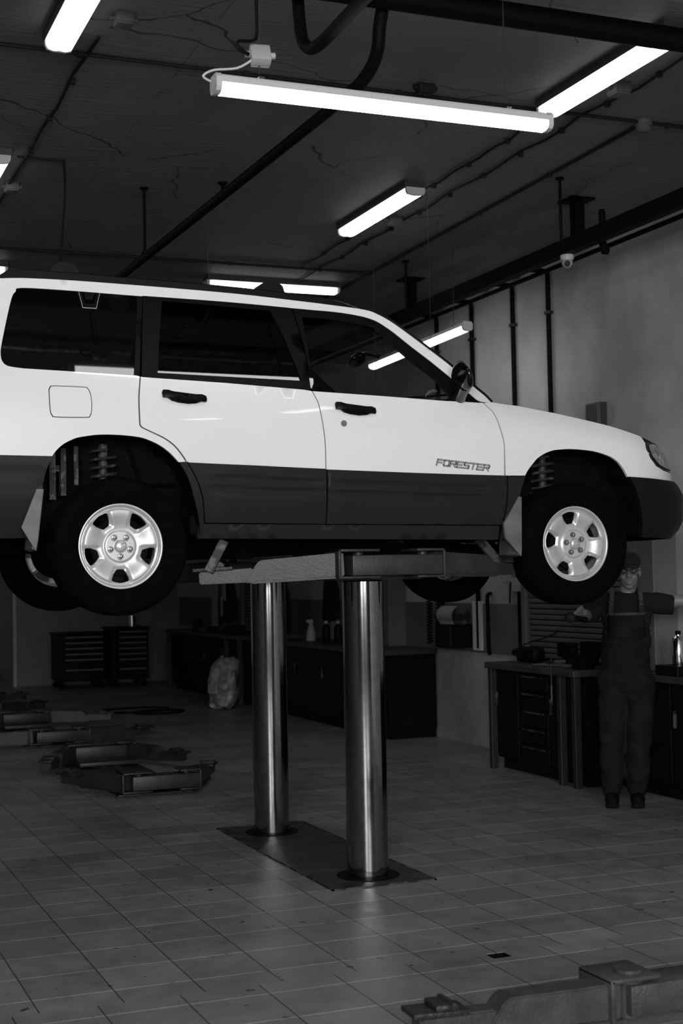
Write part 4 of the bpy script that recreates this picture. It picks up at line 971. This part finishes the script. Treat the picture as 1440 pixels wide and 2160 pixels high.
def bench(Y0, Y1, label, X0=5.50, top=.86, split=(.25, .5, .75), drawers=0):
    r = empty('workbench', (5.8, (Y0+Y1)/2, 0), label, 'workbench', 'workbenches along the right wall')
    MB().bx(X0-.04, 6.085, Y0-.03, Y1+.03, top-.05, top, .006).build('worktop', BTOP, r)
    b = MB().bx(X0+.06, 6.08, Y0, Y1, .09, top-.05).bx(X0+.10, 6.08, Y0+.02, Y1-.02, 0, .09)
    b.build('carcass', BENCH, r)
    ys = [Y0]+[Y0+(Y1-Y0)*s for s in split]+[Y1]
    for i in range(len(ys)-1):
        a, c = ys[i]+.012, ys[i+1]-.012
        if i == drawers:
            for k in range(5):
                z0 = .11+k*.138
                dd = MB().bx(X0+.035, X0+.06, a, c, z0, z0+.128, .004).build('drawer', BENCH, r)
                MB().bx(X0+.018, X0+.036, a+.06, c-.06, z0+.10, z0+.113, .003).build('handle', GRIME, dd)
        else:
            dd = MB().bx(X0+.035, X0+.06, a, c, .11, top-.06, .004).build('door', BENCH, r)
            MB().bx(X0+.012, X0+.036, c-.05, c-.035, .5, .62, .003).build('handle', GRIME, dd)
    for y in (Y0+.02, Y0+(Y1-Y0)*.17, Y1-.02): MB().bx(X0-.02, X0+.035, y-.025, y+.025, 0, top-.05, .004).build('leg', BLEG, r)
    return r
bench(9.05, 10.38, 'dark workbench with the vice, left of the person', split=(.35, .7), drawers=1)
bench(6.2, 8.96, 'shallower dark workbench right behind the person', X0=5.74, drawers=1)
bench(12.6, 16.0, 'dark workbench between the lift pistons and the wall post', drawers=0)
bench(17.0, 20.4, 'dark workbench left of the lift pistons, farthest back', drawers=2)
def chest(X0, X1, top, n, label):
    r = empty('tool_chest', ((X0+X1)/2, 21.2, 0), label, 'tool chest', 'tool chests against the back wall')
    MB().bx(X0, X1, 20.95, 21.5, .12, top, .01).build('cabinet_body', BENCH, r)
    MB().bx(X0-.02, X1+.02, 20.93, 21.52, top, top+.03, .008).build('top_tray', BENCH, r)
    h = (top-.16)/n; zz = .14
    hs = [h*1.5, h*1.4]+[h*(n-2.9)/(n-2)]*(n-2)
    for k in range(n):
        d = MB().bx(X0+.10, X1-.03, 20.93, 20.95, zz+.006, zz+hs[k]-.006, .003).build('drawer', BENCH, r)
        MB().bx(X0+.11, X1-.04, 20.915, 20.932, zz+hs[k]-.03, zz+hs[k]-.012, .003).build('handle', mat('drawer_edge', .16, .4) if 'drawer_edge' not in bpy.data.materials else bpy.data.materials['drawer_edge'], d)
        zz += hs[k]
    for x in (X0+.06, X1-.06):
        for y in (21.0, 21.45): MB().lathe([(.001, -.015), (.05, -.015), (.05, .015), (.001, .015)], (x, y, .05), 'Y', 16).cyl((x, y, .05), (x, y, .13), .015, seg=8).build('caster', PIPEB, r, smooth=40)
chest(3.98, 4.68, .80, 6, 'low dark roller tool chest at left against the back wall')
chest(4.78, 5.34, .86, 7, 'taller dark roller tool chest right of the other one')
tag(MB().lathe([(.0001, 0), (.055, 0), (.055, .16), (.0001, .16)], (5.15, 21.2, .89), 'Z', 20).build('tin_can', STEEL, smooth=40), 'shiny cylindrical tin standing on the taller tool chest', 'tin')

# items on and around the benches
def bottle(x, y, z, h, r_, m, name, label, cat, capm, body=None):
    o = MB().lathe([(.0001, 0), (r_*.96, 0), (r_, .006), (r_, h*.72), (r_*.75, h*.80), (r_*.4, h*.86), (r_*.38, h*.9)], (x, y, z), 'Z', 24).build(name, m, smooth=40)
    MB().lathe([(r_*.45, h*.89), (r_*.45, h), (.0001, h)], (x, y, z), 'Z', 16).build('cap', capm, o, smooth=40); return tag(o, label, cat)
bottle(5.80, 8.20, .93, .235, .043, STEEL, 'spray_can', 'shiny metal canister standing right of the person', 'can', PIPEB)
tag(MB().bx(5.70, 5.92, 8.08, 8.34, .86, .93, .006).build('tool_case', BENCH), 'flat dark case under the shiny canister', 'case')
o = MB().lathe([(.0001, 0), (.055, 0), (.058, .02), (.05, .10), (.028, .17), (.02, .2)], (5.75, 15.15, .86), 'Z', 20).build('spray_bottle', WHITEP, smooth=40)
MB().bx(5.70, 5.77, 15.12, 15.18, 1.06, 1.10, .008).build('spray_trigger', FIXT, o); tag(o, 'white trigger spray bottle on the middle workbench', 'spray bottle')
bottle(5.66, 14.45, .86, .24, .045, BENCH, 'oil_bottle', 'dark bottle with pale cap, left of the pair', 'bottle', WHITEP)
bottle(5.74, 14.30, .86, .24, .045, BENCH, 'oil_bottle', 'dark bottle with pale cap, right of the pair', 'bottle', WHITEP)
# vice
r = empty('bench_vice', (5.62, 9.2, .86), 'dark bench vice on the worktop left of the person', 'vice')
MB().cyl((5.66, 9.2, .86), (5.66, 9.2, .90), .085, seg=20).bx(5.58, 5.76, 9.13, 9.27, .90, .96, .012).bx(5.70, 5.76, 9.08, 9.32, .95, 1.06, .015).build('fixed_jaw', DARK, r, smooth=35)
MB().bx(5.50, 5.55, 9.08, 9.32, .95, 1.06, .015).bx(5.50, 5.62, 9.15, 9.25, .90, .95, .01).build('moving_jaw', DARK, r, smooth=35)
MB().cyl((5.36, 9.2, .92), (5.52, 9.2, .92), .014, seg=12).cyl((5.38, 9.2, .62), (5.38, 9.2, .95), .007, seg=8).ell((5.38, 9.2, .61), (.013, .013, .013)).ell((5.38, 9.2, .955), (.013, .013, .013)).build('vice_handle', GRIME, r, smooth=40)
# power tool with cable
r = empty('power_tool', (5.72, 10.1, .86), 'dark power tool lying on the worktop with its cable', 'power tool')
MB().box((5.72, 10.1, .925), (.12, .30, .12), bev=.03).cyl((5.72, 10.24, .93), (5.72, 10.36, .93), .035, .028, 16).build('tool_body', BENCH, r, smooth=40)
MB().tube([(5.66, 9.98, .96), (5.58, 10.0, 1.0), (5.80, 9.9, 1.08), (5.86, 9.9, 1.12)], .006, 6, 6).build('tool_cable', CABLE, r, smooth=40)
tag(MB().box((5.68, 9.55, .87), (.24, .40, .012), rz=.2, bev=.003).build('shop_rag', PANEL), 'grey cloth spread on the worktop beside the vice', 'cloth')
# wall socket box above the gap
r = empty('socket_box', (6.05, 11.0, 1.5), 'pale socket box on the wall left of the front tyre', 'socket')
MB().bx(6.03, 6.1, 10.95, 11.10, 1.50, 1.62, .006).bx(6.03, 6.1, 10.80, 10.95, 1.42, 1.54, .006).build('box_body', WHITEP, r)
MB().tube([(6.05, 11.0, 1.5), (6.04, 11.0, 1.40), (6.05, 11.02, 1.32)], .008, 6).build('cable', CABLE, r)
# grinder machine, coil hose, hanging hose
r = empty('grinding_machine', (5.97, 11.95, 1.0), 'dark machine with pale motor housing mounted on the wall beside the pale post', 'machine')
MB().bx(5.84, 6.095, 11.80, 12.12, .90, 1.12, .02).build('machine_base', BENCH, r)
MB().cyl((5.95, 11.80, 1.20), (5.95, 12.12, 1.20), .085, seg=24).bx(5.88, 6.02, 11.84, 12.08, 1.10, 1.2).build('motor_housing', mat('cast_grey', .30, .5), r, smooth=40)
for y in (11.77, 12.15): MB().lathe([(.0001, -.015), (.09, -.015), (.09, .015), (.0001, .015)], (5.95, y, 1.20), 'Y', 28).build('grinding_wheel', GRIME, r, smooth=40)
for k, (y, t, lb) in enumerate(((12.46, 0, 'black coiled air hose hanging beside the machine, left one'), (12.24, .0, 'black coiled air hose hanging beside the machine, right one'))):
    n = 220; pts = [(6.09, y, 1.36), (6.0, y, 1.37)]+[(5.96+.028*math.cos(i*.45), y+.028*math.sin(i*.45)+(.05*math.sin(i/n*PI*.5) if k else 0), 1.36-.44*i/n) for i in range(n)]
    tag(MB().tube(pts, .0065, 6).build('coiled_hose', CABLE, smooth=60), lb, 'hose')
tag(MB().tube([(6.09, 11.45, 1.40), (6.02, 11.38, 1.38), (6.0, 11.34, 1.25), (6.0, 11.34, .95), (6.02, 11.36, .86)], .018, 10, 6).build('air_hose', CABLE, smooth=60), 'black hose hanging beside the pale wall post', 'hose')
tag(MB().tube([(5.55, 12.84, .878), (5.50, 12.80, .880), (5.425, 12.7, .86), (5.42, 12.65, .62)], .014, 8, 4).build('hose_end', CABLE, smooth=60), 'short black hose end dangling off the middle workbench', 'hose')
# jackets on the wall
def jacket(y, z, wd, h, label, strip=False):
    r = empty('work_jacket', (5.86, y, z), label, 'jacket')
    q = MB(); bm = q.b; nv, nu = 14, 12; G = []
    for i in range(nv+1):
        row = []; v = i/nv
        for j in range(nu+1):
            u_ = j/nu-.5; w_ = wd*(.55+.45*min(1, v*3))*(1+.12*v)
            fold = .018*math.sin(u_*26+v*3)*(.3+v)
            row.append(bm.verts.new((5.86-.05*math.cos(u_*PI)+fold, y+u_*w_, z-h*v+.02*math.sin(u_*9)*v)))
        G.append(row)
    for i in range(nv):
        for j in range(nu): bm.faces.new((G[i][j], G[i+1][j], G[i+1][j+1], G[i][j+1]))
    o = q.build('cloth', SHIRT if not strip else BENCH, r, smooth=80)
    md = o.modifiers.new('thick', 'SOLIDIFY'); md.thickness = .012
    MB().cyl((5.86, y, z), (6.09, y, z+.02), .012, seg=8).bx(6.08, 6.1, y-.04, y+.04, z-.02, z+.05).build('coat_hook', GRIME, r)
    if strip:
        MB().prism([(y-.05, z-.03), (y+.07, z-.03), (y+.02, z-.30), (y-.07, z-.34)][::-1], 5.775, 5.79, 0).bx(5.78, 5.79, y+.07, y+.15, z-.55, z-.28).build('pale_patch', WHITEP, r)
jacket(18.55, 1.62, .50, .62, 'dark jacket with pale patches hanging left of the pistons', True)
jacket(14.80, 1.62, .42, .52, 'dark apron hanging on the wall between the pistons')
jacket(16.45, 1.60, .5, .7, 'dark coat hanging on the wall behind the left piston')
# small clutter at the back bench
for k, (x, y, w_, h_, lb) in enumerate(((5.62, 19.3, .10, .16, 'small dark square box on the far workbench, at its left'), (5.6, 18.95, .12, .05, 'low tin on the far workbench, left of centre'), (5.62, 18.5, .16, .08, 'flat dark box on the far workbench, near its centre'), (5.6, 18.0, .12, .10, 'square dark box on the far workbench, right of centre'), (5.62, 17.55, .2, .12, 'wide dark box on the far workbench, at its right'))):
    tag(MB().box((x, y, .86+h_/2), (w_, w_*1.2, h_), bev=.008).build('parts_box', GRIME if k % 2 else BENCH), lb, 'box')
r = empty('notice_sheet', (5.9, 19.75, 1.0), 'tall pale board standing at the back end of the far workbench', 'board')
MB().bx(6.0, 6.02, 19.6, 19.85, .86, 1.55).build('board', WHITEP, r)
# plastic bag by the bench
q = MB(); q.ell((5.20, 16.75, .24), (.17, .32, .25), seg=28, rings=18)
for v in q.b.verts:
    p = v.co; n_ = noise.noise(p*6)*.10+noise.noise(p*17)*.055
    v.co += Vector((n_, n_, n_*.6))
    if v.co.z > .34: v.co.z += .13*abs(math.sin(v.co.y*11))
    v.co.z = max(.003, v.co.z)
bg = q.build('rubbish_bag', BAG, smooth=60); tag(bg, 'crumpled pale plastic bag on the floor by the far workbench', 'bag')
tag(MB().box((5.0, 16.55, .25), (.02, .20, .10), bev=.002, rz=.2).build('carton', CARD), 'small pale carton at the front of the plastic bag', 'carton')
# hose rings on floor
pts = [(4.15+.42*math.cos(a)*(1+.05*math.sin(3*a)), 17.0+.30*math.sin(a), .015) for a in [i*PI/20 for i in range(0, 44)]]
pts2 = [(4.35+.30*math.cos(a), 16.6+.22*math.sin(a), .015) for a in [i*PI/20 for i in range(0, 40)]]
tag(MB().tube(pts, .012, 8).build('floor_hose', CABLE, smooth=60), 'black hose looped in a ring on the floor', 'hose')
tag(MB().tube(pts2, .012, 8).build('floor_cable', CABLE, smooth=60), 'smaller black loop of cable in front of the hose ring', 'cable')

# ---------------------------------------------------------------- the mechanic
def cap_chain(q, pts, seg=18):
    """tapered limb: (x, y, z, r) joints joined by cones and balls"""
    for i, p in enumerate(pts):
        q.ell(p[:3], (p[3],)*3, seg=seg, rings=12)
        if i: q.cyl(pts[i-1][:3], p[:3], pts[i-1][3], p[3], seg)
    return q
MP = empty('person', (0, 0, 0), 'person in cap, glasses and dark bib overalls standing by the workbench, one arm out', 'person')
def remesh(o, v, sm=6):
    m = o.modifiers.new('remesh', 'REMESH'); m.mode = 'VOXEL'; m.voxel_size = v; m.use_smooth_shade = True
    s = o.modifiers.new('smooth', 'SMOOTH'); s.factor = .5; s.iterations = sm; return o
q = MB(); hx, hz = .038, 1.575
q.ell((hx, .01, hz+.035), (.074, .092, .092)).ell((hx, -.012, hz-.045), (.060, .072, .078)).ell((hx, -.052, hz-.098), (.030, .026, .022))    # skull, jaw, chin
q.ell((hx-.034, -.062, hz-.035), (.024, .02, .022)).ell((hx+.034, -.062, hz-.035), (.024, .02, .022))                                   # cheeks
cap_chain(q, [(hx, -.083, hz+.012, .009), (hx, -.098, hz-.030, .013)]); q.ell((hx-.011, -.092, hz-.034), (.009,)*3).ell((hx+.011, -.092, hz-.034), (.009,)*3)  # nose
cap_chain(q, [(hx-.045, -.078, hz+.030, .008), (hx, -.088, hz+.026, .007), (hx+.045, -.078, hz+.030, .008)])                               # brow
cap_chain(q, [(hx-.022, -.083, hz-.066, .006), (hx, -.090, hz-.064, .0075), (hx+.022, -.083, hz-.066, .006)]); cap_chain(q, [(hx-.018, -.080, hz-.078, .006), (hx, -.086, hz-.079, .008), (hx+.018, -.080, hz-.078, .006)])
for s in (-1, 1): q.ell((hx+s*.076, .008, hz-.006), (.010, .020, .033))
cap_chain(q, [(hx, .015, 1.50, .055), (.028, .012, 1.43, .055), (.02, .01, 1.38, .07)])
# torso and legs under the clothes
q.ell((.015, .005, 1.28), (.15, .09, .16)).ell((.0, .005, 1.05), (.13, .085, .16)).ell((-.0, .01, .92), (.145, .095, .11))
cap_chain(q, [(-.08, .01, .86, .085), (-.10, -.01, .48, .055), (-.11, .02, .12, .04)]); cap_chain(q, [(.09, .01, .86, .085), (.078, -.01, .48, .055), (.055, .02, .12, .04)])
# arm held forward: shoulder, elbow, wrist
cap_chain(q, [(-.145, .005, 1.375, .055), (-.255, -.10, 1.285, .043), (-.262, -.20, 1.29, .040), (-.268, -.32, 1.312, .026)])
# arm stretched out sideways
cap_chain(q, [(.185, .005, 1.375, .055), (.42, -.01, 1.372, .042), (.52, -.03, 1.365, .040), (.63, -.12, 1.345, .027)])
# hands: palm, five fingers
def hand(q, w_, fwd_, side_, nrm, curl, sc=1.):
    w_, F_, S_, N_ = Vector(w_), Vector(fwd_).normalized(), Vector(side_).normalized(), Vector(nrm).normalized()
    for k in (-1.3, -.4, .45, 1.3):
        a = w_+F_*.02+S_*k*.012; b_ = w_+F_*.085+S_*k*.0195
        cap_chain(q, [(*a, .0155), (*b_, .012)], 12)
    Ls = (.060, .074, .080, .070)
    for k, L_ in zip((-1.35, -.45, .45, 1.35), (Ls[0]*.85, Ls[1], Ls[2], Ls[3])):
        p = w_+F_*.088+S_*k*.0200; pts = [(*p, .0098)]; an = 0
        for j, fr in enumerate((.45, .32, .23)):
            an += curl*(1+.25*j); d_ = F_*math.cos(an)+N_*math.sin(an)+S_*k*.05
            p = p+d_*L_*fr; pts.append((*p, .0092-.0009*j))
        cap_chain(q, pts, 10)
    p = w_+F_*.025+S_*.026; pts = [(*p, .0125)]
    for j, fr in enumerate((.035, .028, .024)):
        d_ = (S_*(.75-.30*j)+F_*.65+N_*(.25+.45*j)*min(1, curl*1.6)).normalized(); p = p+d_*fr; pts.append((*p, .0112-.0012*j))
    cap_chain(q, pts, 10)
hand(q, (-.272, -.335, 1.315), (-.42, -.72, -.10), (.45, -.25, .80), (-.5, .2, -.75), .75)
hand(q, (.638, -.128, 1.343), (.62, -.76, -.15), (-.76, -.62, .1), (0, 0, -1), .28)
bd = remesh(q.build('body', SKIN, MP), .0055, 3)
# hair at the temples
q = MB(); q.ell((hx, .030, hz+.015), (.079, .082, .075)); remesh(q.build('hair', HAIR, MP), .008)
# cap
q = MB(); q.lathe([(.080, -.004), (.083, .012), (.082, .045), (.072, .075), (.048, .096), (.0001, .103)], (0, 0, 0), 'Z', 32)
for v in q.b.verts: v.co = Vector((v.co.x+hx, v.co.y*1.17+.008, v.co.z*.88+hz+.045))
bm = q.b; rows = []
for j in range(15):
    a = PI*(1.14+.72*j/14); c_, s_ = math.cos(a), math.sin(a)
    rows.append([bm.verts.new((hx+c_*.082, .008+s_*.096, hz+.046)), bm.verts.new((hx+c_*.082, .008+s_*.120-.025*abs(s_)**2, hz+.040)), bm.verts.new((hx+c_*.076, .008+s_*.125-.055*abs(s_)**3, hz+.030-.010*abs(c_)))])
for j in range(14):
    for k in range(2): bm.faces.new((rows[j][k], rows[j+1][k], rows[j+1][k+1], rows[j][k+1]))
o = q.build('cap', CAPM, MP, smooth=60); md = o.modifiers.new('t', 'SOLIDIFY'); md.thickness = .004
# glasses
q = MB()
for s in (-1, 1): q.tube([(hx+s*.033+.024*math.cos(a), -.101, hz+.006+.015*math.sin(a)) for a in [i*PI/8 for i in range(17)]], .0022, 6, cap=False).tube([(hx+s*.057, -.099, hz+.010), (hx+s*.078, -.03, hz+.010), (hx+s*.082, .01, hz+.004)], .0022, 6)
q.tube([(hx-.010, -.101, hz+.010), (hx, -.104, hz+.013), (hx+.010, -.101, hz+.010)], .0022, 6)
g = q.build('glasses', BLACKTRIM, MP)
EYE = mat('eye', .25, .2); SPL = glass('spectacle_lens', .9)
for s in (-1, 1):
    MB().ell((hx+s*.033, -.074, hz+.007), (.013, .011, .0085), seg=12, rings=8).build('eye', EYE, MP, smooth=60)
    MB().cyl((hx+s*.033, -.100, hz+.006), (hx+s*.033, -.1005, hz+.006), .022, seg=20).build('lens', SPL, g)
# t-shirt with short sleeves
q = MB(); q.ell((.015, .005, 1.27), (.170, .112, .17)).ell((.0, .005, 1.06), (.155, .105, .20))
cap_chain(q, [(.02, .012, 1.365, .088), (-.07, .01, 1.36, .078), (-.145, .0, 1.365, .070), (-.225, -.075, 1.300, .066)])
cap_chain(q, [(.02, .012, 1.365, .088), (.10, .01, 1.36, .078), (.19, .0, 1.362, .070), (.25, -.004, 1.350, .070)])
q.cyl((.20, 0, 1.362), (.335, -.01, 1.345), .074, .068)
o = remesh(q.build('t_shirt', SHIRT, MP), .009, 4)
# overalls: bib, waist, trouser legs with folds at the hem
q = MB(); q.ell((.0, .005, .98), (.168, .124, .26)).ell((.0, .008, .86), (.180, .125, .15)).ell((.01, -.0, 1.12), (.168, .122, .20))
cap_chain(q, [(-.085, .01, .84, .105), (-.098, .0, .62, .092), (-.102, -.005, .45, .085), (-.110, .01, .30, .080), (-.112, .015, .16, .075), (-.112, .01, .10, .062)])
cap_chain(q, [(.092, .01, .84, .105), (.088, .0, .62, .092), (.080, -.005, .45, .085), (.066, .01, .30, .080), (.058, .015, .16, .075), (.056, .01, .10, .062)])
ov = remesh(q.build('overalls', OVER, MP), .010, 6)
tx = bpy.data.textures.new('folds', 'CLOUDS'); tx.noise_scale = .09; dm = ov.modifiers.new('folds', 'DISPLACE'); dm.texture = tx; dm.strength = .03; dm.mid_level = .5; dm.texture_coords = 'LOCAL'
# bib panel, pocket edge, straps and buckles
q = MB(); bm = q.b; G = []
for i in range(9):
    z = 1.13+.165*i/8; row = []
    for j in range(13):
        u_ = j/12-.5; w_ = .25-.02*i/8
        row.append(bm.verts.new((.012+u_*w_, -.135+.07*(2*u_)**2+.025*(z-1.2), z)))
    G.append(row)
for i in range(8):
    for j in range(12): bm.faces.new((G[i][j], G[i][j+1], G[i+1][j+1], G[i+1][j]))
o = q.build('bib', OVER, MP, smooth=60); md = o.modifiers.new('t', 'SOLIDIFY'); md.thickness = .008; md.offset = 1
q = MB(); q.tube([(.012+u*.24, -.140+.07*(2*u)**2, 1.292) for u in [i/12-.5 for i in range(13)]], .011, 8).build('bib_hem', OVERT, MP, smooth=60)
for s in (-1, 1): MB().tube([(.012+s*.10, -.118, 1.29), (.014+s*.098, -.110, 1.37), (.016+s*.092, -.065, 1.435), (.018+s*.085, .01, 1.455), (.018+s*.06, .09, 1.40)], .016, 8, 4).build('strap', OVERT, MP, smooth=60)
for s in (-1, 1): MB().box((.012+s*.10, -.135, 1.325), (.036, .010, .05), bev=.004).box((.012+s*.10, -.135, 1.375), (.032, .010, .018), bev=.003).build('buckle', BLACKGLOSS, MP)
# shoes
for s, x in ((-1, -.113), (1, .056)):
    q = MB(); q.ell((x, -.03, .045), (.050, .135, .045)).ell((x, -.11, .05), (.048, .065, .045)).ell((x, .05, .065), (.042, .05, .06)).box((x, -.035, .014), (.088, .27, .026), bev=.01)
    for v in q.b.verts: v.co.z = max(0.001, v.co.z)
    remesh(q.build('shoe', SHOE, MP), .008, 3)
MP.location = (5.42, 8.275, 0); MP.rotation_euler.z = math.radians(-32.5)
# what the forward hand holds: a round lamp head with a dark grip
r = empty('inspection_lamp', (0, 0, 0), 'small round work lamp held in the hand of the person', 'lamp')
MB().ell((-.352, -.46, 1.285), (.036, .018, .036), seg=20).build('lamp_head', COND, r, smooth=60)
MB().cyl((-.335, -.435, 1.29), (-.262, -.405, 1.268), .013, .016, 14).ell((-.255, -.402, 1.266), (.02, .018, .02)).build('grip', PIPEB, r, smooth=50)
r.location = MP.location; r.rotation_euler.z = MP.rotation_euler.z
